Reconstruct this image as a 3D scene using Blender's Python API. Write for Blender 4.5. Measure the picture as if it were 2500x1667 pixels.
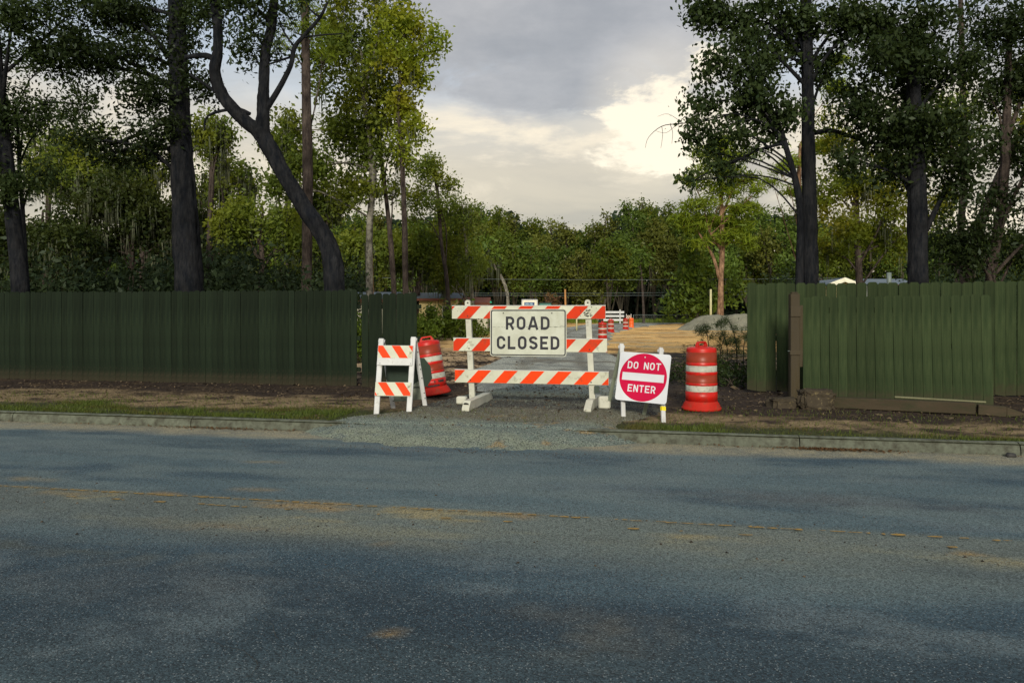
import bpy, bmesh, math, random
import numpy as np
from mathutils import Vector, Matrix

# ------------------------------------------------------------------ scene, camera, light
S = bpy.context.scene
C = S.collection
for o in list(bpy.data.objects):
    bpy.data.objects.remove(o, do_unlink=True)

CAM_H = 1.535
FD = 1693.4                      # focal length of the 2352 px wide view
cam_d = bpy.data.cameras.new('camera')
cam_d.sensor_width = 36.0
cam_d.lens = 36.0 * 1800 / 2500
cam_d.shift_y = -71.0 / 2500
cam_d.clip_end = 3000
cam = bpy.data.objects.new('camera', cam_d)
cam.location = (0, 0, CAM_H)
cam.rotation_euler = (math.pi / 2, 0, 0)
C.objects.link(cam)
S.camera = cam
S.view_settings.view_transform = 'Standard'
S.view_settings.look = 'None'
S.view_settings.exposure = 0.45
S.view_settings.gamma = 1
S.view_settings.use_curve_mapping = False
S.cycles.max_bounces = 6
S.cycles.transparent_max_bounces = 6
S.cycles.use_denoising = True

SUN_DIR = Vector((-0.06, -0.90, 0.39)).normalized()      # towards the sun
SUN_STRENGTH = 2.5
SUN_ANGLE = 12.0
sun_d = bpy.data.lights.new('sun', 'SUN')
sun_d.energy = SUN_STRENGTH
sun_d.angle = math.radians(SUN_ANGLE)
sun_d.color = (1.0, 0.91, 0.74)
sun = bpy.data.objects.new('sun', sun_d)
sun.rotation_euler = SUN_DIR.to_track_quat('Z', 'Y').to_euler()
C.objects.link(sun)

W = bpy.data.worlds.new('World')
S.world = W
W.use_nodes = True
nt = W.node_tree
for n in list(nt.nodes):
    nt.nodes.remove(n)
N, L = nt.nodes.new, nt.links.new


def wmath(op, a, b=None, c=None, clamp=False):
    n = N('ShaderNodeMath')
    n.operation = op
    n.use_clamp = clamp
    for i, v in enumerate((a, b, c)):
        if v is None:
            continue
        if isinstance(v, (int, float)):
            n.inputs[i].default_value = v
        else:
            L(v, n.inputs[i])
    return n.outputs[0]


def wmix(f, a, b, blend='MIX'):
    n = N('ShaderNodeMix')
    n.data_type = 'RGBA'
    n.blend_type = blend
    n.clamp_factor = True
    if isinstance(f, (int, float)):
        n.inputs[0].default_value = f
    else:
        L(f, n.inputs[0])
    for i, v in ((6, a), (7, b)):
        if isinstance(v, tuple):
            n.inputs[i].default_value = (*v, 1)
        else:
            L(v, n.inputs[i])
    return n.outputs[2]


def wrange(v, a, b, smooth=True):
    n = N('ShaderNodeMapRange')
    if smooth:
        n.interpolation_type = 'SMOOTHSTEP'
    L(v, n.inputs['Value'])
    n.inputs['From Min'].default_value = a
    n.inputs['From Max'].default_value = b
    return n.outputs[0]


tc = N('ShaderNodeTexCoord')
sep = N('ShaderNodeSeparateXYZ')
L(tc.outputs['Generated'], sep.inputs[0])
dx, dy, dz = sep.outputs
zc = wmath('MAXIMUM', dz, 0.0)
den = wmath('ADD', zc, 0.16)
comb = N('ShaderNodeCombineXYZ')
L(wmath('DIVIDE', dx, den), comb.inputs[0])
L(wmath('DIVIDE', dy, den), comb.inputs[1])


def wnoise(scale, detail, rough, off=(0, 0, 0), dist=0.0, src=None):
    m = N('ShaderNodeMapping')
    L(src or comb.outputs[0], m.inputs[0])
    m.inputs[1].default_value = off
    n = N('ShaderNodeTexNoise')
    L(m.outputs[0], n.inputs['Vector'])
    n.inputs['Scale'].default_value = scale
    n.inputs['Detail'].default_value = detail
    n.inputs['Roughness'].default_value = rough
    n.inputs['Distortion'].default_value = dist
    return n.outputs['Fac']


nish = N('ShaderNodeTexSky')
nish.sky_type = 'NISHITA'
nish.sun_disc = False
nish.sun_elevation = math.asin(SUN_DIR.z)
nish.sun_rotation = math.atan2(SUN_DIR.x, SUN_DIR.y)
nish.altitude = 50
bg_sky = N('ShaderNodeBackground')
L(nish.outputs[0], bg_sky.inputs[0])
bg_sky.inputs[1].default_value = 0.10

ramp = N('ShaderNodeValToRGB')
L(dz, ramp.inputs[0])
els = ramp.color_ramp.elements
els[0].position = 0.0
els[0].color = (0.56, 0.47, 0.33, 1)
els[1].position = 1.0
els[1].color = (0.30, 0.34, 0.42, 1)
for p, c in ((0.12, (0.50, 0.44, 0.33)), (0.19, (0.54, 0.48, 0.37)), (0.25, (0.52, 0.49, 0.43)),
             (0.285, (0.47, 0.51, 0.55)), (0.38, (0.32, 0.40, 0.51))):
    e = els.new(p)
    e.color = (*c, 1)
low_n = wnoise(1.35, 9, 0.60, (3.1, 1.7, 0), 0.6)
low_m = wmath('MULTIPLY', wrange(low_n, 0.47, 0.66), wmath('SUBTRACT', 1.0, wrange(dz, 0.25, 0.30)))
low = wmix(wmath('MULTIPLY', low_m, 0.85), ramp.outputs[0], (0.82, 0.71, 0.53))
shade_n = wnoise(0.7, 7, 0.6, (7.3, 4.1, 0), 0.4)
low = wmix(wmath('MULTIPLY', wrange(shade_n, 0.44, 0.66), 0.7), low, (0.32, 0.30, 0.26))
# grey deck overhead with ragged lower edge
deck_n = wnoise(1.0, 10, 0.60, (1.25, 0.35, 0), 0.4)
deck_v = wmath('ADD', deck_n, wmath('MULTIPLY', wmath('SUBTRACT', dz, 0.292), 5.0))
deck_v = wmath('MINIMUM', deck_v, wmath('ADD', wmath('MULTIPLY', deck_n, 0.6), 0.22))
deck_v = wmath('SUBTRACT', deck_v, wmath('MULTIPLY', wrange(wmath('MULTIPLY', dx, -1.0), 0.16, 0.36), 0.42))
gap_n = wnoise(1.5, 8, 0.6, (2.2, 8.4, 0), 0.6)
deck = wmath('MULTIPLY', wrange(deck_v, 0.30, 0.46), wmath('SUBTRACT', 1.0, wmath('MULTIPLY', wrange(gap_n, 0.50, 0.64), 0.8)))
deck_c = wmix(wrange(wnoise(0.9, 8, 0.6, (5, 9, 0)), 0.35, 0.68), (0.255, 0.258, 0.265), (0.47, 0.455, 0.445))
col = wmix(wmath('MULTIPLY', deck, 0.93), low, deck_c)
# sun-lit bank of cumulus to the right of the gap
glow_d = Vector((0.205, 1.0, 0.262)).normalized()
dot = N('ShaderNodeVectorMath')
dot.operation = 'DOT_PRODUCT'
nrm = N('ShaderNodeVectorMath')
nrm.operation = 'NORMALIZE'
L(tc.outputs['Generated'], nrm.inputs[0])
L(nrm.outputs[0], dot.inputs[0])
dot.inputs[1].default_value = glow_d
g1 = wrange(dot.outputs['Value'], 0.9925, 0.9995)
g_n = wnoise(2.6, 9, 0.62, (0.4, 2.0, 0), 0.2)
gm = wmath('MULTIPLY', wrange(g1, 0.0, 0.25), wrange(wmath('ADD', g_n, wmath('MULTIPLY', g1, 0.16)), 0.56, 0.66))
col = wmix(wmath('MULTIPLY', g1, 0.30), col, (0.80, 0.70, 0.52))
col = wmix(wmath('MULTIPLY', gm, 0.95), col, (0.88, 0.78, 0.60))
bg_cloud = N('ShaderNodeBackground')
L(col, bg_cloud.inputs[0])
bg_cloud.inputs[1].default_value = 1.0
mixs = N('ShaderNodeMixShader')
mixs.inputs[0].default_value = 0.90
L(bg_sky.outputs[0], mixs.inputs[1])
L(bg_cloud.outputs[0], mixs.inputs[2])
wo = N('ShaderNodeOutputWorld')
L(mixs.outputs[0], wo.inputs[0])

# ------------------------------------------------------------------ helpers
RNG = np.random.default_rng(7)
random.seed(7)


def DP(x, y, Z):
    """point at picture position (2352 px wide view), Z metres away"""
    return Vector(((x - 1176) * Z / FD, Z, CAM_H - (y - 716.9) * Z / FD))


# road frame: u along the kerb, v away from the camera
ANG = -math.atan(0.2)
CA, SA = math.cos(ANG), math.sin(ANG)
ORG = (0.0, 9.748)


def uv2w(u, v):
    return ORG[0] + u * CA - v * SA, ORG[1] + u * SA + v * CA


def w2uv(x, y):
    x, y = x - ORG[0], y - ORG[1]
    return x * CA + y * SA, -x * SA + y * CA


def hash2(ix, iy, seed):
    h = (ix.astype(np.int64) * 374761393 + iy.astype(np.int64) * 668265263 + seed * 1442695041) & 0x7fffffff
    h = ((h ^ (h >> 13)) * 1274126177) & 0x7fffffff
    h = h ^ (h >> 16)
    return (h & 0xffff) / 65535.0


def vnoise(x, y, seed=0):
    ix, iy = np.floor(x), np.floor(y)
    fx, fy = x - ix, y - iy
    fx, fy = fx * fx * (3 - 2 * fx), fy * fy * (3 - 2 * fy)
    a, b = hash2(ix, iy, seed), hash2(ix + 1, iy, seed)
    c, d = hash2(ix, iy + 1, seed), hash2(ix + 1, iy + 1, seed)
    return (a * (1 - fx) + b * fx) * (1 - fy) + (c * (1 - fx) + d * fx) * fy


def fbm(x, y, seed=0, octs=4, gain=0.5):
    s, a, t = 0, 1.0, 0
    for i in range(octs):
        s = s + a * vnoise(x * 2 ** i + 17.3 * i, y * 2 ** i + 9.1 * i, seed + i)
        t += a
        a *= gain
    return s / t


def sst(x, a, b):
    t = np.clip((x - a) / (b - a), 0, 1)
    return t * t * (3 - 2 * t)


def lerp3(c1, c2, f):
    return c1 * (1 - f[..., None]) + np.array(c2) * f[..., None]


def raw_mesh(name, V, F, smooth=False, color=None, tone=None):
    V = np.asarray(V, dtype=np.float32)
    F = np.asarray(F, dtype=np.int32)
    k = F.shape[1]
    me = bpy.data.meshes.new(name)
    me.vertices.add(len(V))
    me.vertices.foreach_set('co', V.ravel())
    me.loops.add(F.size)
    me.loops.foreach_set('vertex_index', F.ravel())
    me.polygons.add(len(F))
    me.polygons.foreach_set('loop_start', np.arange(0, F.size, k, dtype=np.int32))
    me.polygons.foreach_set('loop_total', np.full(len(F), k, dtype=np.int32))
    if smooth:
        me.polygons.foreach_set('use_smooth', np.ones(len(F), dtype=bool))
    if color is not None:
        a = me.color_attributes.new('tint', 'FLOAT_COLOR', 'POINT')
        c4 = np.ones((len(V), 4), dtype=np.float32)
        c4[:, :3] = color
        a.data.foreach_set('color', c4.ravel())
    if tone is not None:
        a = me.attributes.new('tone', 'FLOAT', 'FACE')
        a.data.foreach_set('value', np.asarray(tone, dtype=np.float32))
    me.update(calc_edges=True)
    me.validate()
    return me


WOB = [random.Random(3).random() for _ in range(1)] + [random.Random(i * 7 + 1).random() for i in range(96)]


class MB:
    """collects simple solids into one mesh"""
    def __init__(self):
        self.v, self.f, self.sm = [], [], []

    def add(self, vs, fs, smooth=False):
        o = len(self.v)
        self.v += [tuple(p) for p in vs]
        self.f += [tuple(i + o for i in f) for f in fs]
        self.sm += [smooth] * len(fs)
        return self

    def box(self, c, s, rot=None, ch=0.0):
        hx, hy, hz = s[0] / 2, s[1] / 2, s[2] / 2
        if ch <= 0:
            vs = [Vector((x, y, z)) for x in (-hx, hx) for y in (-hy, hy) for z in (-hz, hz)]
            fs = [(0, 1, 3, 2), (4, 6, 7, 5), (0, 4, 5, 1), (2, 3, 7, 6), (0, 2, 6, 4), (1, 5, 7, 3)]
        else:
            bm = bmesh.new()
            bmesh.ops.create_cube(bm, size=1.0)
            for v in bm.verts:
                v.co = Vector((v.co.x * s[0], v.co.y * s[1], v.co.z * s[2]))
            bmesh.ops.bevel(bm, geom=bm.edges[:], offset=ch, segments=1, affect='EDGES')
            bm.verts.index_update()
            vs = [v.co.copy() for v in bm.verts]
            fs = [tuple(v.index for v in f.verts) for f in bm.faces]
            bm.free()
        if rot is not None:
            vs = [rot @ v for v in vs]
        c = Vector(c)
        return self.add([v + c for v in vs], fs)

    def beam(self, a, b, w, d, ch=0.0, up=(0, 1, 0)):
        """box from a to b, w wide (x-ish), d deep"""
        a, b = Vector(a), Vector(b)
        z = (b - a).normalized()
        y = Vector(up)
        x = y.cross(z).normalized()
        y = z.cross(x).normalized()
        R = Matrix((x, y, z)).transposed()
        return self.box((a + b) / 2, (w, d, (b - a).length), R, ch)

    def tube(self, pts, rad, seg=8, caps=True, smooth=True, wob=0.0, seed=0):
        pts = [Vector(p) for p in pts]
        n = len(pts)
        if isinstance(rad, (int, float)):
            rad = [rad] * n
        rr = random.Random(seed)
        ref = Vector((0.31, 0.9, 0.17)).normalized()
        rows = []
        for i, p in enumerate(pts):
            t = (pts[min(i + 1, n - 1)] - pts[max(i - 1, 0)]).normalized()
            x = ref.cross(t)
            if x.length < 1e-3:
                x = Vector((1, 0, 0)).cross(t)
            x.normalize()
            y = t.cross(x)
            rows.append([p + (x * math.cos(2 * math.pi * k / seg) + y * math.sin(2 * math.pi * k / seg)) * rad[i] *
                         (1 + wob * (rr.random() - .5) * .5 + wob * 1.6 * (WOB[(k * 7 + seed) % 97] * .5 + WOB[(k * 3 + i // 2 * 5 + seed) % 97] * .5 - .5))
                         for k in range(seg)])
        vs = [v for r in rows for v in r]
        fs = []
        for i in range(n - 1):
            for k in range(seg):
                k2 = (k + 1) % seg
                fs.append((i * seg + k, i * seg + k2, (i + 1) * seg + k2, (i + 1) * seg + k))
        if caps:
            fs.append(tuple(range(seg - 1, -1, -1)))
            fs.append(tuple((n - 1) * seg + k for k in range(seg)))
        return self.add(vs, fs, smooth)

    def lathe(self, prof, seg=40, smooth=True, cap=True):
        vs, fs = [], []
        for r, z in prof:
            for k in range(seg):
                a = 2 * math.pi * k / seg
                vs.append((r * math.cos(a), r * math.sin(a), z))
        for i in range(len(prof) - 1):
            for k in range(seg):
                k2 = (k + 1) % seg
                fs.append((i * seg + k, i * seg + k2, (i + 1) * seg + k2, (i + 1) * seg + k))
        if cap:
            fs.append(tuple(range(seg - 1, -1, -1)))
            fs.append(tuple((len(prof) - 1) * seg + k for k in range(seg)))
        return self.add(vs, fs, smooth)

    def prism(self, poly, y0, y1, xf=None):
        """poly of (x, z); extruded along y"""
        n = len(poly)
        vs = [Vector((p[0], y0, p[1])) for p in poly] + [Vector((p[0], y1, p[1])) for p in poly]
        if xf is not None:
            vs = [xf @ v for v in vs]
        fs = [tuple(range(n)), tuple(range(2 * n - 1, n - 1, -1))]
        for i in range(n):
            j = (i + 1) % n
            fs.append((i, i + n, j + n, j))
        return self.add(vs, fs)

    def mesh(self, name):
        me = bpy.data.meshes.new(name)
        me.from_pydata(self.v, [], self.f)
        me.polygons.foreach_set('use_smooth', self.sm)
        me.update()
        return me

    def build(self, name, mat, parent=None, mw=None):
        return link(name, self.mesh(name), mat, parent, mw)


def link(name, me, mat=None, parent=None, mw=None):
    if mat is not None and not me.materials:
        me.materials.append(mat)
    o = bpy.data.objects.new(name, me)
    C.objects.link(o)
    if parent is not None:
        o.parent = parent
    if mw is not None:
        o.matrix_local = mw
    return o


def tag(o, label=None, cat=None, group=None, kind=None):
    if label:
        o['label'] = label
    if cat:
        o['category'] = cat
    if group:
        o['group'] = group
    if kind:
        o['kind'] = kind
    return o


def thing(name, label, cat, loc=(0, 0, 0), rz=0.0, group=None):
    o = bpy.data.objects.new(name, None)
    o.empty_display_size = 0.1
    C.objects.link(o)
    o.location = loc
    o.rotation_euler = (0, 0, rz)
    return tag(o, label, cat, group)


def dup(root, loc, rz, label):
    def cp(o, par):
        c = o.copy()
        C.objects.link(c)
        c.parent = par
        for ch in list(o.children):
            cp(ch, c)
        return c
    r = cp(root, None)
    r.location = loc
    r.rotation_euler = (0, 0, rz)
    r['label'] = label
    return r


# ------------------------------------------------------------------ materials
class Mt:
    def __init__(self, name):
        self.m = bpy.data.materials.new(name)
        self.m.use_nodes = True
        self.t = self.m.node_tree
        self.b = self.t.nodes['Principled BSDF']
        self.co = None

    def n(self, kind):
        return self.t.nodes.new(kind)

    def l(self, a, b):
        self.t.links.new(a, b)

    def coord(self, kind='Object', scale=(1, 1, 1)):
        c = self.n('ShaderNodeTexCoord')
        m = self.n('ShaderNodeMapping')
        self.l(c.outputs[kind], m.inputs[0])
        m.inputs[3].default_value = scale
        return m.outputs[0]

    def noise(self, scale, detail=4, rough=0.55, stretch=(1, 1, 1), kind='Object'):
        n = self.n('ShaderNodeTexNoise')
        self.l(self.coord(kind, stretch), n.inputs['Vector'])
        n.inputs['Scale'].default_value = scale
        n.inputs['Detail'].default_value = detail
        n.inputs['Roughness'].default_value = rough
        return n.outputs['Fac']

    def rng(self, v, a, b, lo=0.0, hi=1.0):
        n = self.n('ShaderNodeMapRange')
        self.l(v, n.inputs[0])
        n.inputs[1].default_value = a
        n.inputs[2].default_value = b
        n.inputs[3].default_value = lo
        n.inputs[4].default_value = hi
        return n.outputs[0]

    def mix(self, f, a, b, blend='MIX'):
        n = self.n('ShaderNodeMix')
        n.data_type = 'RGBA'
        n.blend_type = blend
        if isinstance(f, (int, float)):
            n.inputs[0].default_value = f
        else:
            self.l(f, n.inputs[0])
        for i, v in ((6, a), (7, b)):
            if isinstance(v, tuple):
                n.inputs[i].default_value = (*v[:3], 1)
            else:
                self.l(v, n.inputs[i])
        return n.outputs[2]

    def scale(self, col, f):
        """multiply colour by a float socket"""
        n = self.n('ShaderNodeVectorMath')
        n.operation = 'SCALE'
        if isinstance(col, tuple):
            n.inputs[0].default_value = col
        else:
            self.l(col, n.inputs[0])
        self.l(f, n.inputs['Scale'])
        return n.outputs[0]

    def bump(self, h, strength, dist):
        n = self.n('ShaderNodeBump')
        n.inputs['Strength'].default_value = strength
        n.inputs['Distance'].default_value = dist
        self.l(h, n.inputs['Height'])
        self.l(n.outputs[0], self.b.inputs['Normal'])

    def fin(self, col, rough=0.7, spec=0.3):
        if isinstance(col, tuple):
            self.b.inputs['Base Color'].default_value = (*col, 1)
        else:
            self.l(col, self.b.inputs['Base Color'])
        self.b.inputs['Roughness'].default_value = rough
        self.b.inputs['Specular IOR Level'].default_value = spec
        return self.m


def simple(name, col, rough=0.6, spec=0.3, dirt=None, dirt_lo=0.5, dirt_hi=0.75, dscale=6, rnd=0.12, bump=0.0, bscale=40,
           stretch=(1, 1, 1)):
    m = Mt(name)
    oi = m.n('ShaderNodeObjectInfo')
    c = m.scale(tuple(col), m.rng(oi.outputs['Random'], 0, 1, 1 - rnd, 1 + rnd))
    c = m.scale(c, m.rng(m.noise(dscale * 0.6, 3, stretch=stretch), 0.3, 0.7, 0.88, 1.1))
    if dirt:
        c = m.mix(m.rng(m.noise(dscale, 8, 0.7, stretch), dirt_lo, dirt_hi), c, dirt)
    if bump:
        m.bump(m.noise(bscale, 5, 0.6, stretch), bump, 0.01)
    return m.fin(c, rough, spec)


def ground_mat(name, spk_scale, spk_amt, bumps, rough=0.9, spec=0.2, specks=None, voro=None, coordk='Object'):
    m = Mt(name)
    a = m.n('ShaderNodeAttribute')
    a.attribute_name = 'tint'
    c = a.outputs['Color']
    n1 = m.noise(spk_scale, 6, 0.75, kind=coordk)
    c = m.scale(c, m.rng(n1, 0.3, 0.7, 1 - spk_amt, 1 + spk_amt))
    h = n1
    if voro:
        v = m.n('ShaderNodeTexVoronoi')
        m.l(m.coord(coordk), v.inputs['Vector'])
        v.inputs['Scale'].default_value = voro[0]
        sc = m.n('ShaderNodeSeparateXYZ')
        m.l(v.outputs['Color'], sc.inputs[0])
        c = m.scale(c, m.rng(sc.outputs[0], 0, 1, 1 - voro[1], 1 + voro[1]))
        h2 = m.n('ShaderNodeMath')
        h2.operation = 'SUBTRACT'
        m.l(n1, h2.inputs[0])
        m.l(v.outputs['Distance'], h2.inputs[1])
        h = h2.outputs[0]
    if specks:
        v = m.n('ShaderNodeTexVoronoi')
        m.l(m.coord(coordk), v.inputs['Vector'])
        v.inputs['Scale'].default_value = specks[0]
        sc = m.n('ShaderNodeSeparateXYZ')
        m.l(v.outputs['Color'], sc.inputs[0])
        f = m.rng(sc.outputs[1], specks[1], specks[1] + 0.02)
        c = m.mix(f, c, specks[2])
        f = m.rng(sc.outputs[2], specks[1] - 0.04, specks[1])
        c = m.mix(f, c, (0.02, 0.022, 0.026))
    m.bump(h, bumps[0], bumps[1])
    return m.fin(c, rough, spec)


M = {}
M['asphalt'] = ground_mat('asphalt', 200, 0.34, (0.8, 0.004), 0.85, 0.25, (150, 0.95, (0.18, 0.215, 0.225)), (110, 0.50))
M['ground'] = ground_mat('ground', 30, 0.40, (0.7, 0.02), 0.95, 0.1, None, (26, 0.25))
M['gravel'] = ground_mat('gravel', 60, 0.35, (0.5, 0.012), 0.9, 0.2, (95, 0.88, (0.24, 0.26, 0.23)), (85, 0.35))
M['concrete'] = simple('concrete', (0.12, 0.135, 0.105), 0.9, 0.2, (0.05, 0.05, 0.038), 0.42, 0.66, 7, 0.05, 0.5, 70)
M['old_concrete'] = simple('old_concrete', (0.055, 0.046, 0.033), 0.95, 0.1, (0.17, 0.14, 0.075), 0.56, 0.66, 14, 0.05, 1.0, 40)
M['fence'] = simple('fence_paint', (0.026, 0.044, 0.018), 0.8, 0.15, (0.025, 0.035, 0.02), 0.5, 0.75, 5, 0.18, 0.4, 30, (1, 1, 0.12))
M['fence_dark'] = simple('fence_paint_shaded', (0.012, 0.019, 0.013), 0.85, 0.1, (0.015, 0.02, 0.014), 0.5, 0.75, 5, 0.22, 0.4, 30, (1, 1, 0.12))
M['old_wood'] = simple('old_wood', (0.060, 0.048, 0.032), 0.9, 0.1, (0.035, 0.04, 0.022), 0.45, 0.7, 7, 0.1, 0.6, 30, (0.15, 1, 1))
M['post_wood'] = simple('post_wood', (0.062, 0.052, 0.036), 0.9, 0.1, (0.05, 0.04, 0.02), 0.45, 0.7, 7, 0.1, 0.6, 30, (1, 1, 0.12))
M['pale_wood'] = simple('pale_wood', (0.17, 0.17, 0.10), 0.8, 0.2, (0.12, 0.11, 0.06), 0.55, 0.7, 9, 0.1, 0.3, 30, (0.2, 1, 1))
M['white_plastic'] = simple('white_plastic', (0.54, 0.56, 0.57), 0.6, 0.25, (0.22, 0.20, 0.15), 0.56, 0.78, 8, 0.05, 0.1, 30)
M['cream_plastic'] = simple('cream_plastic', (0.50, 0.51, 0.44), 0.6, 0.25, (0.15, 0.14, 0.11), 0.56, 0.78, 9, 0.05, 0.1, 30)
M['green_side'] = simple('grey_green_plastic', (0.19, 0.22, 0.17), 0.6, 0.3, (0.08, 0.09, 0.06), 0.5, 0.75, 8, 0.05, 0.1, 30)  # grey-green, duller than the white front legs
M['sheet_white'] = simple('reflective_white', (0.53, 0.55, 0.45), 0.6, 0.2, (0.20, 0.19, 0.13), 0.57, 0.72, 7, 0.04)
M['sheet_orange'] = simple('reflective_orange', (0.74, 0.050, 0.004), 0.6, 0.15, (0.40, 0.05, 0.015), 0.55, 0.75, 7, 0.08)
M['sheet_orange_dull'] = simple('reflective_orange_aged', (0.58, 0.035, 0.006), 0.6, 0.15, (0.28, 0.05, 0.02), 0.5, 0.75, 7, 0.08)
M['sign_white'] = simple('sign_white_aged', (0.50, 0.53, 0.46), 0.6, 0.2, (0.41, 0.43, 0.35), 0.45, 0.7, 4, 0.02)
M['sign_new'] = simple('sign_white_new', (0.57, 0.60, 0.65), 0.6, 0.2, (0.55, 0.57, 0.6), 0.5, 0.8, 3, 0.02)
M['sign_red'] = simple('sign_red', (0.46, 0.003, 0.045), 0.6, 0.12, (0.47, 0.003, 0.040), 0.5, 0.8, 3, 0.02)
M['sign_black'] = simple('sign_black', (0.010, 0.012, 0.022), 0.5, 0.4, (0.03, 0.03, 0.035), 0.5, 0.8, 9, 0.02)
M['grime'] = simple('grime', (0.05, 0.05, 0.045), 0.9, 0.1)
M['bolt'] = simple('bolt', (0.03, 0.03, 0.03), 0.6, 0.3)
M['yellow'] = simple('yellow_tape', (0.75, 0.62, 0.02), 0.5, 0.4)
M['back_metal'] = simple('sign_back', (0.035, 0.055, 0.042), 0.55, 0.4, (0.02, 0.03, 0.024), 0.5, 0.8, 4, 0.02)
M['drum_red'] = simple('drum_plastic', (0.48, 0.010, 0.006), 0.40, 0.35, (0.20, 0.035, 0.02), 0.50, 0.72, 9, 0.08)
M['drum_orange'] = simple('drum_sheet_orange', (0.23, 0.030, 0.010), 0.4, 0.3, (0.16, 0.03, 0.014), 0.5, 0.8, 7, 0.05)
M['drum_plain'] = simple('drum_plain_orange', (0.70, 0.11, 0.015), 0.45, 0.4)
M['drum_white'] = simple('drum_sheet_white', (0.42, 0.43, 0.37), 0.5, 0.3, (0.16, 0.15, 0.12), 0.50, 0.72, 12, 0.03)
M['drum_base'] = simple('drum_base', (0.45, 0.018, 0.010), 0.7, 0.2, (0.22, 0.05, 0.03), 0.5, 0.75, 10, 0.05)
M['teal'] = simple('teal_plastic', (0.06, 0.20, 0.17), 0.5, 0.4)
M['loo_white'] = simple('cabin_white', (0.82, 0.80, 0.66), 0.5, 0.4)
M['blue'] = simple('blue_panel', (0.010, 0.04, 0.16), 0.5, 0.4)
M['blue_text'] = simple('pale_blue_print', (0.35, 0.55, 0.65), 0.5, 0.4)
M['wall_yellow'] = simple('house_wall', (0.85, 0.70, 0.34), 0.8, 0.2)
M['wall_white'] = simple('house_trim', (0.78, 0.77, 0.62), 0.7, 0.2)
M['roof_grey'] = simple('metal_roof', (0.12, 0.155, 0.19), 0.7, 0.2, (0.12, 0.13, 0.14), 0.5, 0.7, 2, 0.02, 0.3, 8)
M['roof_red'] = simple('roof_brown', (0.18, 0.07, 0.045), 0.8, 0.2)
M['glass'] = simple('dark_glass', (0.02, 0.025, 0.03), 0.15, 0.6)
M['lamp_green'] = simple('green_fitting', (0.02, 0.45, 0.28), 0.4, 0.4)
M['wire'] = simple('wire', (0.10, 0.13, 0.14), 0.6, 0.3)
M['chain'] = simple('galvanised', (0.16, 0.20, 0.19), 0.5, 0.4)
M['sand_pile'] = simple('sand_pile', (0.27, 0.265, 0.20), 0.95, 0.1, (0.14, 0.135, 0.10), 0.4, 0.7, 0.9, 0.02, 0.8, 6)
M['pole'] = simple('raw_pole', (0.40, 0.20, 0.07), 0.8, 0.2)
M['stake'] = simple('pale_stake', (0.50, 0.48, 0.28), 0.8, 0.2)
M['pebble'] = simple('pebble', (0.15, 0.17, 0.165), 0.85, 0.2)
M['lane_paint'] = simple('lane_paint', (0.36, 0.23, 0.06), 0.8, 0.2, (0.12, 0.10, 0.06), 0.4, 0.65, 30)
M['litter'] = simple('leaf_litter', (0.10, 0.055, 0.025), 0.9, 0.1)
M['dead_twig'] = simple('dead_twig', (0.14, 0.12, 0.085), 0.9, 0.1)


def bark(name, c1, c2, sc=9, stretch=(1, 1, 0.25)):
    m = Mt(name)
    n = m.noise(sc, 8, 0.75, stretch)
    n2 = m.noise(sc * .22, 4, 0.6)
    c = m.mix(m.rng(n, 0.40, 0.60), c1, c2)
    c = m.scale(c, m.rng(n2, .35, .65, .65, 1.35))
    m.bump(n, 1.0, 0.10)
    return m.fin(c, 0.95, 0.1)


M['bark_dark'] = bark('bark_dark', (0.007, 0.009, 0.013), (0.024, 0.025, 0.028))  # backlit darkness of the near trunks put into the bark colour
M['bark_mid'] = bark('bark_mid', (0.035, 0.028, 0.026), (0.09, 0.072, 0.062))
M['bark_pale'] = bark('bark_pale', (0.06, 0.056, 0.048), (0.26, 0.25, 0.21), 5, (1, 1, 0.6))
M['bark_pine'] = bark('bark_pine', (0.10, 0.055, 0.035), (0.30, 0.19, 0.12), 6)
M['bark_far'] = bark('bark_far', (0.03, 0.028, 0.022), (0.075, 0.066, 0.048), 2)


def leaf(name, c1, c2, c3=None, trans=0.35, sc=0.35):
    """c1..c2 by face tone, c3 clumps of another hue"""
    m = Mt(name)
    a = m.n('ShaderNodeAttribute')
    a.attribute_name = 'tone'
    c = m.mix(a.outputs['Fac'], c1, c2)
    if c3:
        c = m.mix(m.rng(m.noise(sc, 3, 0.6), 0.48, 0.66), c, c3)
    oi = m.n('ShaderNodeObjectInfo')
    c = m.scale(c, m.rng(oi.outputs['Random'], 0, 1, 0.68, 1.25))
    d = m.n('ShaderNodeBsdfDiffuse')
    t = m.n('ShaderNodeBsdfTranslucent')
    g = m.n('ShaderNodeBsdfGlossy')
    g.inputs['Roughness'].default_value = 0.45
    g.inputs['Color'].default_value = (0.5, 0.6, 0.55, 1)
    m.l(c, d.inputs[0])
    tcx = m.mix(1.0, c, (1.15, 1.1, 0.4), 'MULTIPLY')
    m.l(tcx, t.inputs[0])
    mx = m.n('ShaderNodeMixShader')
    mx.inputs[0].default_value = trans
    m.l(d.outputs[0], mx.inputs[1])
    m.l(t.outputs[0], mx.inputs[2])
    m2 = m.n('ShaderNodeMixShader')
    m2.inputs[0].default_value = 0.015
    m.l(mx.outputs[0], m2.inputs[1])
    m.l(g.outputs[0], m2.inputs[2])
    out = m.t.nodes['Material Output']
    m.l(m2.outputs[0], out.inputs[0])
    m.t.nodes.remove(m.b)
    return m.m


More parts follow.
